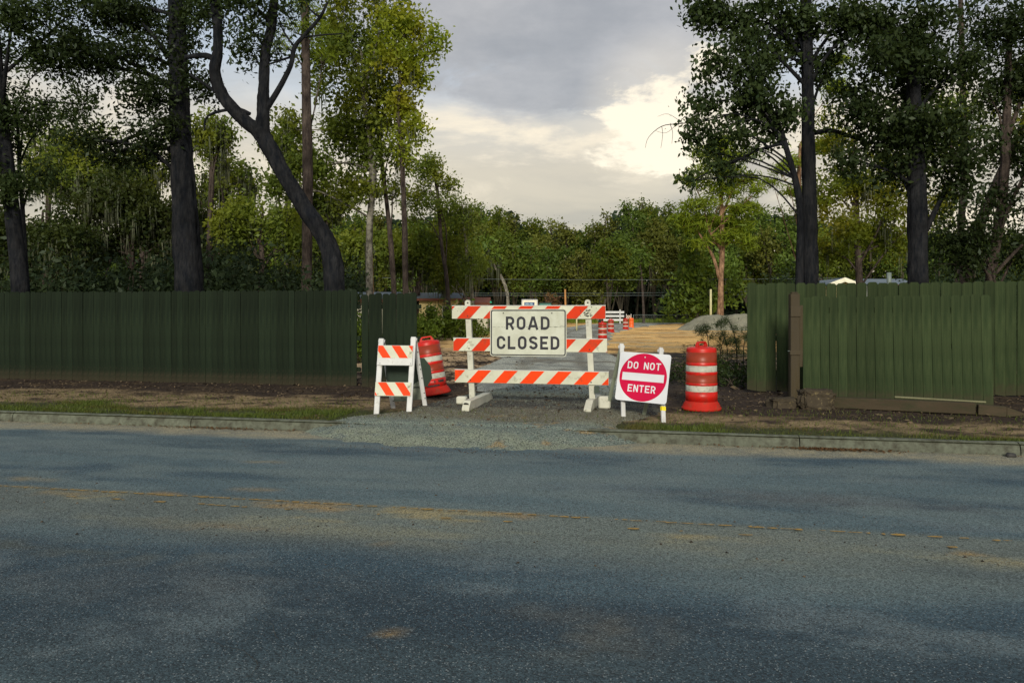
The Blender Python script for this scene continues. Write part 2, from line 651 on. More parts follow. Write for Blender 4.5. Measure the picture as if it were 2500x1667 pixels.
M['leaf_dark'] = leaf('leaf_dark', (0.019, 0.034, 0.014), (0.044, 0.064, 0.019))  # silhouette of the near crowns put into a darker leaf colour
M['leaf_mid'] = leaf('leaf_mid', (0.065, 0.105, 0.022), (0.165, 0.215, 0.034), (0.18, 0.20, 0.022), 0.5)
M['leaf_lit'] = leaf('leaf_lit', (0.12, 0.18, 0.020), (0.26, 0.31, 0.034), (0.30, 0.28, 0.024), 0.55)  # lit copy: backlit glow put into a brighter yellow-green
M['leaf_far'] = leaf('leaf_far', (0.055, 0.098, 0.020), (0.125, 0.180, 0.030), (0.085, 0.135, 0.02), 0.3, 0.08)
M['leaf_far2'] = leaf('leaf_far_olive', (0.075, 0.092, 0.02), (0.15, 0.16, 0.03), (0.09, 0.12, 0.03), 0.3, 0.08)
M['leaf_shade'] = leaf('leaf_shade', (0.030, 0.050, 0.016), (0.078, 0.105, 0.024), (0.07, 0.08, 0.018), 0.4)  # shaded copy: shade of the left wood put into the leaf colour
M['leaf_deep'] = leaf('leaf_deep_shade', (0.013, 0.023, 0.013), (0.030, 0.045, 0.018), None, 0.15)  # deep shade under the canopy put into the leaf colour
M['needle'] = leaf('needle', (0.12, 0.19, 0.018), (0.25, 0.31, 0.025), None, 0.35)
M['needle_dark'] = leaf('needle_dark', (0.02, 0.035, 0.014), (0.04, 0.06, 0.02), None, 0.3)
M['moss'] = leaf('spanish_moss', (0.07, 0.085, 0.055), (0.13, 0.14, 0.09), None, 0.3)
M['bush'] = leaf('bush_leaf', (0.07, 0.12, 0.02), (0.16, 0.22, 0.03), (0.05, 0.08, 0.02), 0.4, 0.6)
M['bush_red'] = leaf('reddish_leaf', (0.10, 0.06, 0.035), (0.19, 0.12, 0.05), (0.14, 0.06, 0.045), 0.3, 0.9)
M['grass'] = leaf('grass_blade', (0.045, 0.075, 0.015), (0.11, 0.14, 0.03), (0.10, 0.085, 0.03), 0.3, 1.5)
M['grass_far'] = leaf('grass_far', (0.16, 0.24, 0.03), (0.26, 0.34, 0.05), None, 0.3)

# ------------------------------------------------------------------ ground, road, kerb, gravel
def axis(segs):
    out = []
    for a, b, st in segs:
        out.append(np.arange(a, b, st))
    out.append([segs[-1][1]])
    return np.concatenate(out)


def grid(us, vs):
    U, V = np.meshgrid(us, vs)
    nu, nv = len(us), len(vs)
    i = np.arange(nu * nv).reshape(nv, nu)
    F = np.stack([i[:-1, :-1], i[:-1, 1:], i[1:, 1:], i[1:, :-1]], -1).reshape(-1, 4)
    return U.ravel(), V.ravel(), F


ROAD_Z = -0.13


def ground_h(u, v):
    h = (fbm(u * 0.9, v * 0.9, 3) - 0.5) * 0.05
    h += (fbm(u * 4, v * 4, 5) - 0.5) * 0.035 * sst(v, 0.1, 0.6)
    rough = sst(v, 5, 7) * (1 - sst(v, 26, 34))
    h += rough * (fbm(u * 1.7, v * 1.7, 11, 5, 0.6) - 0.45) * 0.22
    h += sst(v, 30, 40) * (fbm(u * .5, v * .5, 12, 5, 0.6) - 0.5) * 0.16
    h *= sst(v, 0.0, 0.25)
    return h


def ground_col(u, v, x, y):
    n1 = fbm(u * 0.8, v * 1.6, 21, 5)
    n2 = fbm(u * 2.6, v * 5.0, 31, 5, 0.6)
    n3 = fbm(u * 0.35, v * 1.1, 41, 4)
    c = np.zeros(u.shape + (3,)) + np.array((0.040, 0.030, 0.024))
    c = lerp3(c, (0.075, 0.055, 0.035), sst(n2, 0.5, 0.75))
    # sandy strip on the verge
    left = 1 - sst(u, -2, 3)
    s0 = 0.75 + 0.45 * left
    s1 = 1.7 + 1.2 * left
    sand = sst(v + (n1 - .5) * 1.4, s0 - .25, s0 + .25) * (1 - sst(v + (n1 - .5) * 1.6, s1 - .2, s1 + .3))
    c = lerp3(c, (0.22, 0.165, 0.095), sand * sst(n2, 0.30, 0.52))
    green = (1 - sst(v + (n1 - .5) * 1.2, s0 - .3, s0 + .3))
    c = lerp3(c, (0.050, 0.062, 0.022), green * 0.8)
    # the ground between the fences, left of the track: straw and pale sand patches
    f = sst(v, 5.5, 6.5) * (1 - sst(v, 42, 50)) * (1 - sst(x, -0.5, 1.0) * (1 - sst(v, 24, 34)))
    c = lerp3(c, (0.42, 0.31, 0.19), f * sst(n1 * .5 + n2 * .5, 0.41, 0.53) * .9)
    # right of the track: black soil, pale streaks
    f = sst(v, 5.0, 6.5) * (1 - sst(v, 19, 25)) * sst(x, 1.0, 2.0)
    c = lerp3(c, (0.026, 0.024, 0.024), f * 0.75)
    c = lerp3(c, (0.24, 0.19, 0.13), f * sst(n2 * .6 + n3 * .4, 0.55, 0.62) * .8 * sst(v, 8, 14))
    # orange sand of the clearing
    f = sst(v + (n3 - .5) * 10, 16, 21) * sst(x + 6, 0, 5)
    sandc = lerp3(np.zeros(u.shape + (3,)) + np.array((0.74, 0.47, 0.18)), (0.40, 0.24, 0.09), sst(fbm(u * .35, v * .8, 51, 6, .65), 0.47, 0.58))
    sandc = lerp3(sandc, (0.50, 0.40, 0.24), sst(fbm(u * .15, v * .5, 61, 4), 0.55, 0.7))
    c = c * (1 - f[..., None]) + sandc * f[..., None]
    # forest floor, far left and far
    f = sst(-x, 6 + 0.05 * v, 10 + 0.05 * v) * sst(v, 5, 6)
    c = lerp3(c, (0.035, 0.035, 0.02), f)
    f = sst(v, 98, 108)
    c = lerp3(c, (0.10, 0.14, 0.03), f)
    f = sst(v, 116, 124)
    c = lerp3(c, (0.03, 0.032, 0.018), f)
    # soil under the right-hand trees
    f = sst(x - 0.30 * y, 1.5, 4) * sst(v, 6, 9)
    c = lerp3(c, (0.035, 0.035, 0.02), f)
    return c


us = axis([(-420, -60, 40), (-60, -15, 3), (-15, 12, 0.10), (12, 40, 1.0), (40, 420, 20)])
vs = axis([(0.0, 7, 0.08), (7, 16, 0.16), (16, 40, 0.35), (40, 130, 1.2), (130, 600, 30)])
U, V, F = grid(us, vs)
X, Y = uv2w(U, V)
H = ground_h(U, V)
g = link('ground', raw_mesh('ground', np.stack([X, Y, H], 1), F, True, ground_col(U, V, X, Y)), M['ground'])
tag(g, kind='structure')
# the near verge, behind the camera
us2 = axis([(-420, -30, 30), (-30, 30, 1.5), (30, 420, 30)])
vs2 = axis([(-420, -40, 20), (-40, -7.6, 1.0)])
U, V, F = grid(us2, vs2)
X, Y = uv2w(U, V)
g = link('near_verge', raw_mesh('near_verge', np.stack([X, Y, fbm(U, V, 4) * .04 - .02], 1), F, True,
                                ground_col(U, V * 0 + .4, X, Y)), M['ground'])
tag(g, kind='structure')

# road surface (local frame of the kerb)
RM = Matrix.Translation((ORG[0], ORG[1], 0)) @ Matrix.Rotation(ANG, 4, 'Z')
us = axis([(-420, -12, 12), (-12, 12, 0.06), (12, 420, 12)])
vs = axis([(-7.62, 0.05, 0.06)])
U, V, F = grid(us, vs)
n1 = fbm(U * 0.35, V * 1.5, 71, 5)
n2 = fbm(U * 0.9, V * 3.2, 81, 5, .6)
n3 = fbm(U * 6, V * 9, 91, 4, .6)
c = np.zeros(U.shape + (3,)) + np.array((0.047, 0.084, 0.110))
c = lerp3(c, (0.100, 0.150, 0.165), sst(n1, 0.34, 0.68) * .9)
c = lerp3(c, (0.032, 0.058, 0.080), sst(fbm(U * .22, V * 1.1, 77, 4), 0.52, 0.66) * .45)
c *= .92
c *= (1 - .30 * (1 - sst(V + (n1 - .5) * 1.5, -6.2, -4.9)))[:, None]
c = lerp3(c, (0.12, 0.155, 0.165), sst(fbm(U * 1.1 + 9, V * 2.4, 55, 5, .6), .56, .72) * .5)
far_half = sst(V, -3.7, -3.3)
c = lerp3(c, (0.125, 0.168, 0.170), far_half * sst(n2, 0.35, 0.7) * .8)
# dust band by the centre line and along the gutter
band = sst(V + (n1 - .5) * .5, -5.1, -4.0) * (1 - sst(V + (n2 - .5) * .12, -3.62, -3.45))
c = lerp3(c, (0.205, 0.205, 0.140), band * (0.36 + 0.45 * sst(n2, .4, .7)))
hot = band * sst(V, -4.25, -3.95) * sst(n2 + .25 * (n3 - .5) + .10 * (1 - sst(U, -2, 6)), 0.66, 0.74)
c = lerp3(c, (0.34, 0.26, 0.10), hot * .4)
gut = sst(V + (n2 - .5) * .4, -0.75, -0.40)
c = lerp3(c, (0.27, 0.25, 0.17), gut * (.65 + .35 * sst(n3, .35, .6)))


def spot(D, r, colr, amt, el=2.5):
    """sand spilled on the asphalt"""
    global c
    P = DP(D[0], D[1], FD * (CAM_H - ROAD_Z) / (D[1] - 716.9))
    u0, v0 = w2uv(P.x, P.y)
    d = np.sqrt(((U - u0) / el) ** 2 + (V - v0) ** 2) / r + (n3 - .5) * 1.6 + (n2 - .5) * 1.2
    c = lerp3(c, tuple(q * .8 for q in colr), (1 - sst(d, -0.2, 1.2)) * amt * .85)


for s in (((900, 1452), .07, (0.40, 0.26, .09), .9, 1.6), ((690, 1160), .16, (0.38, 0.25, .09), .9, 3), ((780, 1168), .12, (0.38, 0.25, .09), .8, 3),
          ((1155, 1182), .10, (0.42, 0.27, .09), .95, 3), ((540, 1210), .16, (0.26, 0.20, .11), .8, 5), ((590, 1125), .09, (0.30, 0.23, .12), .7, 3),
          ((600, 1060), .08, (0.30, 0.25, .13), .7, 4), ((880, 1250), .10, (0.26, 0.19, .09), .6, 1.5), ((1410, 1470), .28, (0.17, 0.165, .13), .7, 1.3),
          ((350, 1340), .55, (0.11, 0.13, .135), .6, 2.5), ((1350, 1420), .3, (0.13, 0.13, .11), .5, 2), ((60, 1100), .12, (0.3, 0.22, .09), .7, 4),
          ((150, 1133), .10, (0.32, 0.23, .09), .8, 4), ((380, 1133), .09, (0.36, 0.24, .09), .8, 2), ((950, 1020), .08, (0.3, 0.24, .12), .8, 5),
          ((60, 1255), .25, (0.12, 0.125, .09), .6, 6), ((1900, 1150), .35, (0.12, 0.13, .13), .6, 5), ((2230, 1272), .05, (0.36, 0.24, .08), .8, 3)):
    spot(*s)
Z = np.full(U.shape, ROAD_Z) + (fbm(U * .3, V * .3, 9) - .5) * .012
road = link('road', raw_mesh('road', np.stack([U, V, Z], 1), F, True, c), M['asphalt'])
road.matrix_world = RM
tag(road, kind='structure')

# worn lane paint: separate flakes, 4 mm above the asphalt
mk = MB()
rr = random.Random(5)
for v0, keep in ((-3.60, 0.85), (-3.83, 0.22)):
    u = -9.0
    while u < 9.5:
        ln = rr.uniform(0.015, 0.11)
        k = keep * (0.35 + 1.3 * float(fbm(np.array([u * .5]), np.array([v0]), 8)[0]))
        if u < -3.5 and v0 < -3.7:
            k *= .5
        if rr.random() < k:
            a, b = rr.uniform(-.024, -.002), rr.uniform(0.002, .024)
            z = ROAD_Z + 0.010
            p = [(u, v0 + a, z), (u + ln * .5, v0 + a + rr.uniform(-.01, .01), z), (u + ln, v0 + a + rr.uniform(0, .012), z),
                 (u + ln * rr.uniform(.8, 1.1), v0 + b, z), (u + ln * .4, v0 + b + rr.uniform(-.008, .004), z), (u - .01, v0 + (a + b) / 2, z)]
            if b - a > .012:
                mk.add(p, [(0, 1, 2, 3, 4, 5)])
        u += ln + rr.uniform(0, .05)
o = mk.build('road_marking', M['lane_paint'])
o.matrix_world = RM
tag(o, kind='structure')

# asphalt cracks: thin dark tar lines
mk = MB()
for st, n, head in (((1500, 1500), 12, 2.9), ((560, 1560), 12, 1.2), ((820, 1470), 10, .2), ((640, 1470), 8, 2.0), ((1250, 1560), 8, .6), ((1010, 1480), 12, .1)):
    P = DP(st[0], st[1], FD * (CAM_H - ROAD_Z) / (st[1] - 716.9))
    u, v = w2uv(P.x, P.y)
    pts = [(u, v)]
    for i in range(n):
        head += rr.uniform(-.5, .5)
        u += math.cos(head) * .045
        v += math.sin(head) * .045
        pts.append((u, v))
    for (a, b), (c2, d) in zip(pts, pts[1:]):
        w = rr.uniform(.0008, .0022)
        nx, ny = -(d - b), (c2 - a)
        q = math.hypot(nx, ny)
        nx, ny = nx / q * w, ny / q * w
        z = ROAD_Z + .0085
        mk.add([(a - nx, b - ny, z), (c2 - nx, d - ny, z), (c2 + nx, d + ny, z), (a + nx, b + ny, z)], [(0, 1, 2, 3)])
o = mk.build('road_crack', M['grime'])
o.matrix_world = RM
tag(o, kind='structure')

# kerb: cast lengths with open joints
kerb = bpy.data.objects.new('kerb', None)
C.objects.link(kerb)
tag(kerb, kind='structure')
kerb.matrix_world = RM
prof = [(-0.005, ROAD_Z - .1), (0.0, ROAD_Z + .02), (0.006, -0.065), (0.018, -0.028), (0.036, -0.002), (0.066, 0.013),
        (0.13, 0.014), (0.165, 0.0), (0.165, -.1)]
joints = [-30, -24.4, -18.2, -12.4, -7.8, -4.75, -1.7, 1.0, 3.60, 6.03, 6.42, 9.4, 12.4, 18.5, 24.6, 31]
for a, b in zip(joints, joints[1:]):
    xs = np.arange(a + .006, b - .006, 0.25)
    xs = np.append(xs, b - .006)
    m = MB()
    vsx = []
    for x in xs:
        for k, (py, pz) in enumerate(prof):
            j = (vnoise(np.array([x * 2.0]), np.array([k * .7]), 13)[0] - .5) * .012
            vsx.append((x, py + j, pz + j * .7))
    n = len(prof)
    fs = []
    for i in range(len(xs) - 1):
        for k in range(n - 1):
            fs.append((i * n + k, (i + 1) * n + k, (i + 1) * n + k + 1, i * n + k + 1))
    m.add(vsx, fs, True)
    m.add(vsx[:n], [tuple(range(n))])
    m.add(vsx[-n:], [tuple(range(n - 1, -1, -1))])
    m.build('kerb_stone', M['concrete'], kerb)

# gravel drive: apron over the kerb, then the track into the site
def drive_h(u, v):
    toe = -1.02 * np.sqrt(np.clip(1 - ((u + 0.65) / 2.35) ** 2, 0, 1)) - 0.05 + (fbm(u * 2.2, v * 2.2, 15) - .5) * .35
    ramp = -0.15 + 0.20 * sst(v - toe, -0.02, 1.15) + 0.02 * np.clip(v - toe, -1, 0)
    le = -2.75 + 0.85 * sst(v, 0, 2) + .5 * sst(v, 2, 5)
    re = 1.45 + .6 * sst(v, 0.2, 2.2) - .1 * sst(v, 3, 5)
    nz = (fbm(u * 1.6, v * 1.6, 16) - .5) * .5
    e = np.minimum(u - le, re - u) + nz
    crest = -0.10 + 0.15 * sst(e, -.35, .45) + 0.05 * sst(v, .8, 2.2) * sst(e, .2, 1.2)
    h = np.minimum(ramp, crest) + sst(v, .5, 2) * 0.02
    h += (fbm(u * 5, v * 5, 17, 4, .6) - .5) * .035
    h = np.where(v < 0.0, np.minimum(h, -0.16 + 0.18 * sst(v - toe, -0.02, 1.05) + (fbm(u * 7, v * 7, 18) - .5) * .03), h)
    return h


us = axis([(-3.6, 2.9, 0.035)])
vs = axis([(-1.4, 5.6, 0.035)])
U, V, F = grid(us, vs)
X, Y = uv2w(U, V)
H = drive_h(U, V)
na, nb, nc = fbm(U * .9, V * 1.4, 25, 5), fbm(U * 2.5, V * 4, 26, 5, .6), fbm(U * 8, V * 10, 27, 4, .6)
c = np.zeros(U.shape + (3,)) + np.array((0.185, 0.215, 0.165))
c = lerp3(c, (0.135, 0.170, 0.150), sst(na, .42, .6))
c = lerp3(c, (0.100, 0.130, 0.135), sst(nb, .58, .7) * .8)
brown = sst(V + (na - .5) * .8, 0.15, 0.65) * (1 - sst(V + (na - .5), 2.2, 3.4))
c = lerp3(c, (0.125, 0.115, 0.075), brown * .85)
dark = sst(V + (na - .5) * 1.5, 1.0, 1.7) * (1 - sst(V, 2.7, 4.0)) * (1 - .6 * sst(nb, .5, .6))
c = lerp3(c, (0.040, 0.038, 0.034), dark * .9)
c = lerp3(c, (0.27, 0.20, 0.09), sst(nb + .3 * (nc - .5), .64, .72) * (1 - sst(V, .6, 1.0)) * sst(U, -1.5, 0) * .8)
c = lerp3(c, (0.24, 0.28, 0.265), sst(V, 3.2, 5))
g = link('gravel_drive', raw_mesh('gravel_drive', np.stack([X, Y, H], 1), F, True, c), M['gravel'])
tag(g, kind='structure')

path = np.array([(1.0, 13.5, 3.7), (1.05, 17, 4.0), (1.15, 21, 4.2), (1.7, 28, 4.3), (2.8, 38, 4.4), (5.2, 55, 5), (8.6, 72, 7), (14, 92, 10), (22, 112, 12)])
ts = np.linspace(0, len(path) - 1, 420)
cx = np.interp(ts, np.arange(len(path)), path[:, 0])
cy = np.interp(ts, np.arange(len(path)), path[:, 1])
cw = np.interp(ts, np.arange(len(path)), path[:, 2])
ss = np.linspace(-0.62, 0.62, 40)
SS, TT = np.meshgrid(ss, np.arange(len(ts)))
X = cx[TT] + SS * cw[TT]
Y = cy[TT] + 0 * SS
i = np.arange(X.size).reshape(X.shape)
F = np.stack([i[:-1, :-1], i[:-1, 1:], i[1:, 1:], i[1:, :-1]], -1).reshape(-1, 4)
X, Y, SSf = X.ravel(), Y.ravel(), SS.ravel()
Uw, Vw = w2uv(X, Y)
e = 0.5 - np.abs(SSf) + (fbm(X * 1.1, Y * .5, 19) - .5) * .22
H = ground_h(Uw, Vw) * .3 - 0.12 + 0.19 * sst(e, -.08, .12) + (fbm(X * 3, Y * 3, 20) - .5) * .03
H -= (1 - sst(Y, 13.5, 14.6)) * .12
na = fbm(X * .8, Y * .5, 28, 5)
c = np.zeros(X.shape + (3,)) + np.array((0.40, 0.42, 0.37))
c = lerp3(c, (0.15, 0.13, 0.095), sst(na, .50, .62) * .8)
rut = np.exp(-((np.abs(SSf) - .2) / .05) ** 2) * (.4 + .8 * fbm(X * 2, Y * .6, 66, 4))
c = lerp3(c, (0.17, 0.155, 0.12), np.clip(rut, 0, .8))
H -= rut * .03
c = lerp3(c, (0.16, 0.17, 0.165), sst(fbm(X * 2.5, Y * 1.2, 67, 5, .65), .5, .62) * .6)
g = link('gravel_track', raw_mesh('gravel_track', np.stack([X, Y, H], 1), F, True, c), M['gravel'])
tag(g, kind='structure')


def top_z(u, v):
    """walkable height near the entrance"""
    u, v = np.atleast_1d(np.asarray(u, float)), np.atleast_1d(np.asarray(v, float))
    gz = np.where(v < 0, ROAD_Z, ground_h(u, np.maximum(v, 0)))
    inside = (u > -3.6) & (u < 2.9) & (v > -1.4) & (v < 5.6)
    return np.where(inside, np.maximum(gz, drive_h(u, v)), gz)


def wz(x, y):
    u, v = w2uv(x, y)
    return float(top_z(u, v)[0])


def scatter_stones(name, n, ufun, vfun, smin, smax, mat, seed, flat=0.7, test=None, tone=True):
    r = np.random.default_rng(seed)
    u, v = ufun(r, n), vfun(r, n)
    if test is not None:
        k = test(u, v, r)
        u, v = u[k], v[k]
    n = len(u)
    x, y = uv2w(u, v)
    z = top_z(u, v)
    s = smin + (smax - smin) * r.random(n) ** 3
    base = np.array([(1, 0, 0), (0, 1, 0), (-1, 0, 0), (0, -1, 0), (0, 0, 1), (0, 0, -.6)], float)
    P = base[None] * (0.65 + .7 * r.random((n, 6, 1))) * s[:, None, None]
    P[:, :, 2] *= flat
    a = r.random(n) * 6.28
    ca, sa = np.cos(a)[:, None], np.sin(a)[:, None]
    px = P[:, :, 0] * ca - P[:, :, 1] * sa + x[:, None]
    py = P[:, :, 0] * sa + P[:, :, 1] * ca + y[:, None]
    pz = P[:, :, 2] + z[:, None] + s[:, None] * .2
    T = np.array([(0, 1, 4), (1, 2, 4), (2, 3, 4), (3, 0, 4), (1, 0, 5), (2, 1, 5), (3, 2, 5), (0, 3, 5)])
    Fx = (T[None] + (np.arange(n) * 6)[:, None, None]).reshape(-1, 3)
    tn = np.repeat(r.random(n), 8)
    return tag(link(name, raw_mesh(name, np.stack([px, py, pz], -1).reshape(-1, 3), Fx, False, None, tn), mat), kind='stuff')


def tone_mat(name, c1, c2, rough=.9):
    m = Mt(name)
    a = m.n('ShaderNodeAttribute')
    a.attribute_name = 'tone'
    return m.fin(m.mix(a.outputs['Fac'], c1, c2), rough, .2)


M['stone'] = tone_mat('stone', (0.085, 0.105, 0.09), (0.26, 0.30, 0.24))
M['crumb'] = tone_mat('crumb', (0.015, 0.014, 0.013), (0.11, 0.085, 0.06))
M['debris'] = tone_mat('debris', (0.025, 0.018, 0.013), (0.14, 0.105, 0.065))


def on_drive(u, v, r):
    d = drive_h(u, v)
    gz = np.where(v < 0, ROAD_Z, ground_h(u, np.maximum(v, 0)))
    return (d > gz - .01) & (r.random(len(u)) < (0.35 + .65 * (v < -.2) + .5 * (v > 3)))


tag(scatter_stones('gravel', 24000, lambda r, n: r.uniform(-3.5, 2.8, n), lambda r, n: r.uniform(-1.35, 5.5, n), .0025, .012, M['stone'], 1, .7, on_drive),
    'loose grey crushed stone spread over the drive')
tag(scatter_stones('loose_stone', 900, lambda r, n: r.normal(-.6, 1.8, n), lambda r, n: -0.9 - np.abs(r.normal(0, .18, n)), .003, .011, M['crumb'], 2, .7,
                   lambda u, v, r: v > -3),
    'stray stones kicked from the gravel onto the asphalt')
tag(scatter_stones('road_crumb', 420, lambda r, n: r.uniform(-6, 6, n), lambda r, n: r.normal(-4.0, .5, n), .003, .014, M['crumb'], 3, .7,
                   lambda u, v, r: v < -2), 'small dark crumbs lying along the middle of the road')


def scatter_flat(name, n, ufun, vfun, L0, L1, w, mat, seed, test=None):
    """twigs, bark chips and dead leaves lying about"""
    r = np.random.default_rng(seed)
    u, v = ufun(r, n), vfun(r, n)
    if test is not None:
        k = test(u, v, r)
        u, v = u[k], v[k]
    n = len(u)
    x, y = uv2w(u, v)
    z = top_z(u, v) + .004 + .02 * r.random(n)
    ln = L0 + (L1 - L0) * r.random(n) ** 2
    a = r.normal(0, .9, n)
    dxv = np.stack([np.cos(a), np.sin(a), r.normal(0, .18, n)], 1) * ln[:, None]
    dyv = np.stack([-np.sin(a), np.cos(a), r.normal(0, .5, n)], 1) * (w * (.5 + r.random(n)))[:, None]
    c0 = np.stack([x, y, z + np.abs(dxv[:, 2]) * .5], 1)
    Vx = np.stack([c0 - dxv, c0 - dyv, c0 + dxv, c0 + dyv], 1).reshape(-1, 3)
    Fx = np.arange(n * 4).reshape(-1, 4)
    return tag(link(name, raw_mesh(name, Vx, Fx, False, None, r.random(n)), mat), kind='stuff')


tag(scatter_flat('leaf_litter', 9000, lambda r, n: r.uniform(-12, 10, n), lambda r, n: r.uniform(.3, 5.4, n), .012, .05, .012, M['debris'], 11,
                 lambda u, v, r: (v > 1.0 + r.random(len(u)) * 2) | (r.random(len(u)) < .25)), 'brown twigs and dead leaves lying on the verge')
tag(scatter_flat('gutter_litter', 1500, lambda r, n: np.where(r.random(n) < .5, r.normal(4.0, .35, n), np.where(r.random(n) < .5, r.normal(-4.3, .6, n), r.uniform(-9, 8, n))),
                 lambda r, n: -np.abs(r.normal(.03, .05, n)) - .01, .008, .03, .007, M['litter'], 12), 'dead leaves and twigs washed against the kerb')
tag(scatter_flat('cleared_debris', 16000, lambda r, n: r.uniform(-6, 12, n), lambda r, n: r.uniform(5.4, 26, n), .02, .13, .02, M['debris'], 13,
                 lambda u, v, r: (r.random(len(u)) < .8) & ~((u > -1.6) & (u < 2.2) & (v < 7)) & ~(np.abs(u - .0 - .04 * v) < 1.9)),
    'broken twigs and roots over the cleared soil')


# grass
def blades(name, u, v, h0, h1, mat, seed, w=.006):
    r = np.random.default_rng(seed)
    n = len(u)
    x, y = uv2w(u, v)
    z = top_z(u, v) if v.max() < 6 else ground_h(u, v)
    h = h0 + (h1 - h0) * r.random(n)
    a = r.random(n) * 6.28
    wx, wy = np.cos(a) * w, np.sin(a) * w
    lx, ly = r.normal(0, .5, n) * h, r.normal(0, .5, n) * h
    V0 = np.stack([x - wx, y - wy, z - .01], 1)
    V1 = np.stack([x + wx, y + wy, z - .01], 1)
    V2 = np.stack([x + lx, y + ly, z + h], 1)
    Vx = np.stack([V0, V1, V2], 1).reshape(-1, 3)
    return tag(link(name, raw_mesh(name, Vx, np.arange(n * 3).reshape(-1, 3), False, None, r.random(n)), mat), kind='stuff')


r = np.random.default_rng(3)
u = r.uniform(-13, 11, 130000)
v = r.uniform(.17, 2.6, 130000)
left = 1 - sst(u, -2, 3)
lim = .75 + .45 * left
dens = (1 - sst(v + (fbm(u * .8, v * 1.6, 21, 5) - .5) * 1.6, lim - .35, lim + .25)) * sst(fbm(u * 1.3, v * 2.5, 37, 4), .36, .52)
dens = dens + .06
dens *= 1 - ((u > -2.7) & (u < 1.3 + .4 * v)) * .97
k = r.random(len(u)) < dens
tag(blades('grass', u[k], v[k], .02, .065, M['grass'], 4), 'short patchy grass growing behind the kerb')
u = r.uniform(-60, 60, 60000)
v = r.uniform(96, 112, 60000)
tag(blades('far_grass', u, v, .3, .7, M['grass_far'], 5, .05), 'bright green grass strip across the far side of the clearing')

# ------------------------------------------------------------------ fences
def paint(name, c1, c2, seedk=0):
    m = Mt(name)
    oi = m.n('ShaderNodeObjectInfo')
    g = m.noise(16, 7, .65, (1, 1, .06))
    c = m.mix(m.rng(g, .35, .65), c1, c2)
    k = m.noise(5.5, 2, .4, (1, 1, .45), 'Object')
    c = m.mix(m.rng(k, .68, .74), c, tuple(q * .45 for q in c1))
    c = m.scale(c, m.rng(oi.outputs['Random'], 0, 1, .80, 1.18))
    w = m.noise(.8, 4, .6, kind='Object')
    c = m.scale(c, m.rng(w, .3, .7, .8, 1.2))
    tcn = m.n('ShaderNodeTexCoord')
    sp = m.n('ShaderNodeSeparateXYZ')
    m.l(tcn.outputs['Object'], sp.inputs[0])
    mud = m.n('ShaderNodeMath')
    mud.operation = 'ADD'
    m.l(sp.outputs[2], mud.inputs[0])
    m.l(m.rng(m.noise(9, 5, .7), .3, .7, -.18, .18), mud.inputs[1])
    c = m.mix(m.rng(mud.outputs[0], .05, .30, .55, 0), c, (.045, .036, .024))
    m.bump(g, .5, .01)
    return m.fin(c, .85, .12)


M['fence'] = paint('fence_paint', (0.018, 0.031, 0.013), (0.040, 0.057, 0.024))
M['fence_dark'] = paint('fence_paint_shaded', (0.007, 0.013, 0.008), (0.015, 0.024, 0.013))  # shade from the left-hand trees put into a darker fence colour


def board_mesh(w, h, seed, t=.018):
    r_ = random.Random(seed)
    e = .032
    m = MB()
    poly = [(-w / 2, r_.uniform(-.015, .015)), (w / 2, r_.uniform(-.015, .015)), (w / 2 + r_.uniform(-.003, .003), h - e),
            (w / 2 - e, h), (-w / 2 + e, h), (-w / 2, h - e)]
    m.prism(poly, 0, t)
    return m.mesh('board')


def fence(label, a, b, h, pitch, wboard, mat, z0=0.0, rails=(.35, 1.0, 1.65), post_step=2.4, jitter=.012, seed=1, gapprob=.12, extra=None):
    """a, b: world (x, y) end points; boards on the camera side"""
    a, b = Vector((*a, z0)), Vector((*b, z0))
    d = b - a
    ln = d.length
    f = thing('wooden_fence', label, 'fence', a, math.atan2(d.y, d.x))
    ms = [board_mesh(wboard, h + dh, 50 + i) for i, dh in enumerate((-.006, 0, .004, .008))]
    for me in ms:
        me.materials.append(mat)
    r_ = random.Random(seed)
    n = int(ln / pitch)
    for i in range(n):
        o = bpy.data.objects.new('board', r_.choice(ms))
        C.objects.link(o)
        o.parent = f
        dxx = r_.uniform(-.005, .005) if r_.random() < gapprob else 0
        o.location = (pitch * (i + .5) + dxx, r_.uniform(-.003, .003), r_.uniform(-jitter, jitter))
        o.rotation_euler = (0, r_.uniform(-.004, .004), r_.uniform(-.015, .015))
    for z in rails:
        MB().box((ln / 2, .045, z), (ln, .04, .09)).build('rail', mat, f)
    x = .3
    while x < ln:
        MB().box((x, .115, h / 2 - .05), (.09, .09, h)).build('post', mat, f)
        x += post_step
    return f


# fence line follows the road
def lineY(x, c0):
    return c0 - 0.2 * x


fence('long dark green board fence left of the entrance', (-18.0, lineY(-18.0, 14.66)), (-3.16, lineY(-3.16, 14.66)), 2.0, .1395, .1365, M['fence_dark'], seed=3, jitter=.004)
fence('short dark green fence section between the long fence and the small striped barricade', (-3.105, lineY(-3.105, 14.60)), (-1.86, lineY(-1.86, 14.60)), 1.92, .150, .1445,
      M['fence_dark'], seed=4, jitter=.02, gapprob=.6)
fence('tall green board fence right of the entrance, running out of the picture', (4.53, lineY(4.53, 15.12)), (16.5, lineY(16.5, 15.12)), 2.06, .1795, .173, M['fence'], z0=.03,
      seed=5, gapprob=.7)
# detached panel leaning on the fence
pl = fence('loose green fence panel leaning in front of the tall right fence', (0, 0), (2.86, 0), 1.84, .1425, .137, M['fence'], seed=6, rails=(.4, 1.0, 1.6), post_step=99)
pl.location = (5.06, 12.82, -.01)
pl.rotation_euler = (math.radians(-7), 0, -.355)

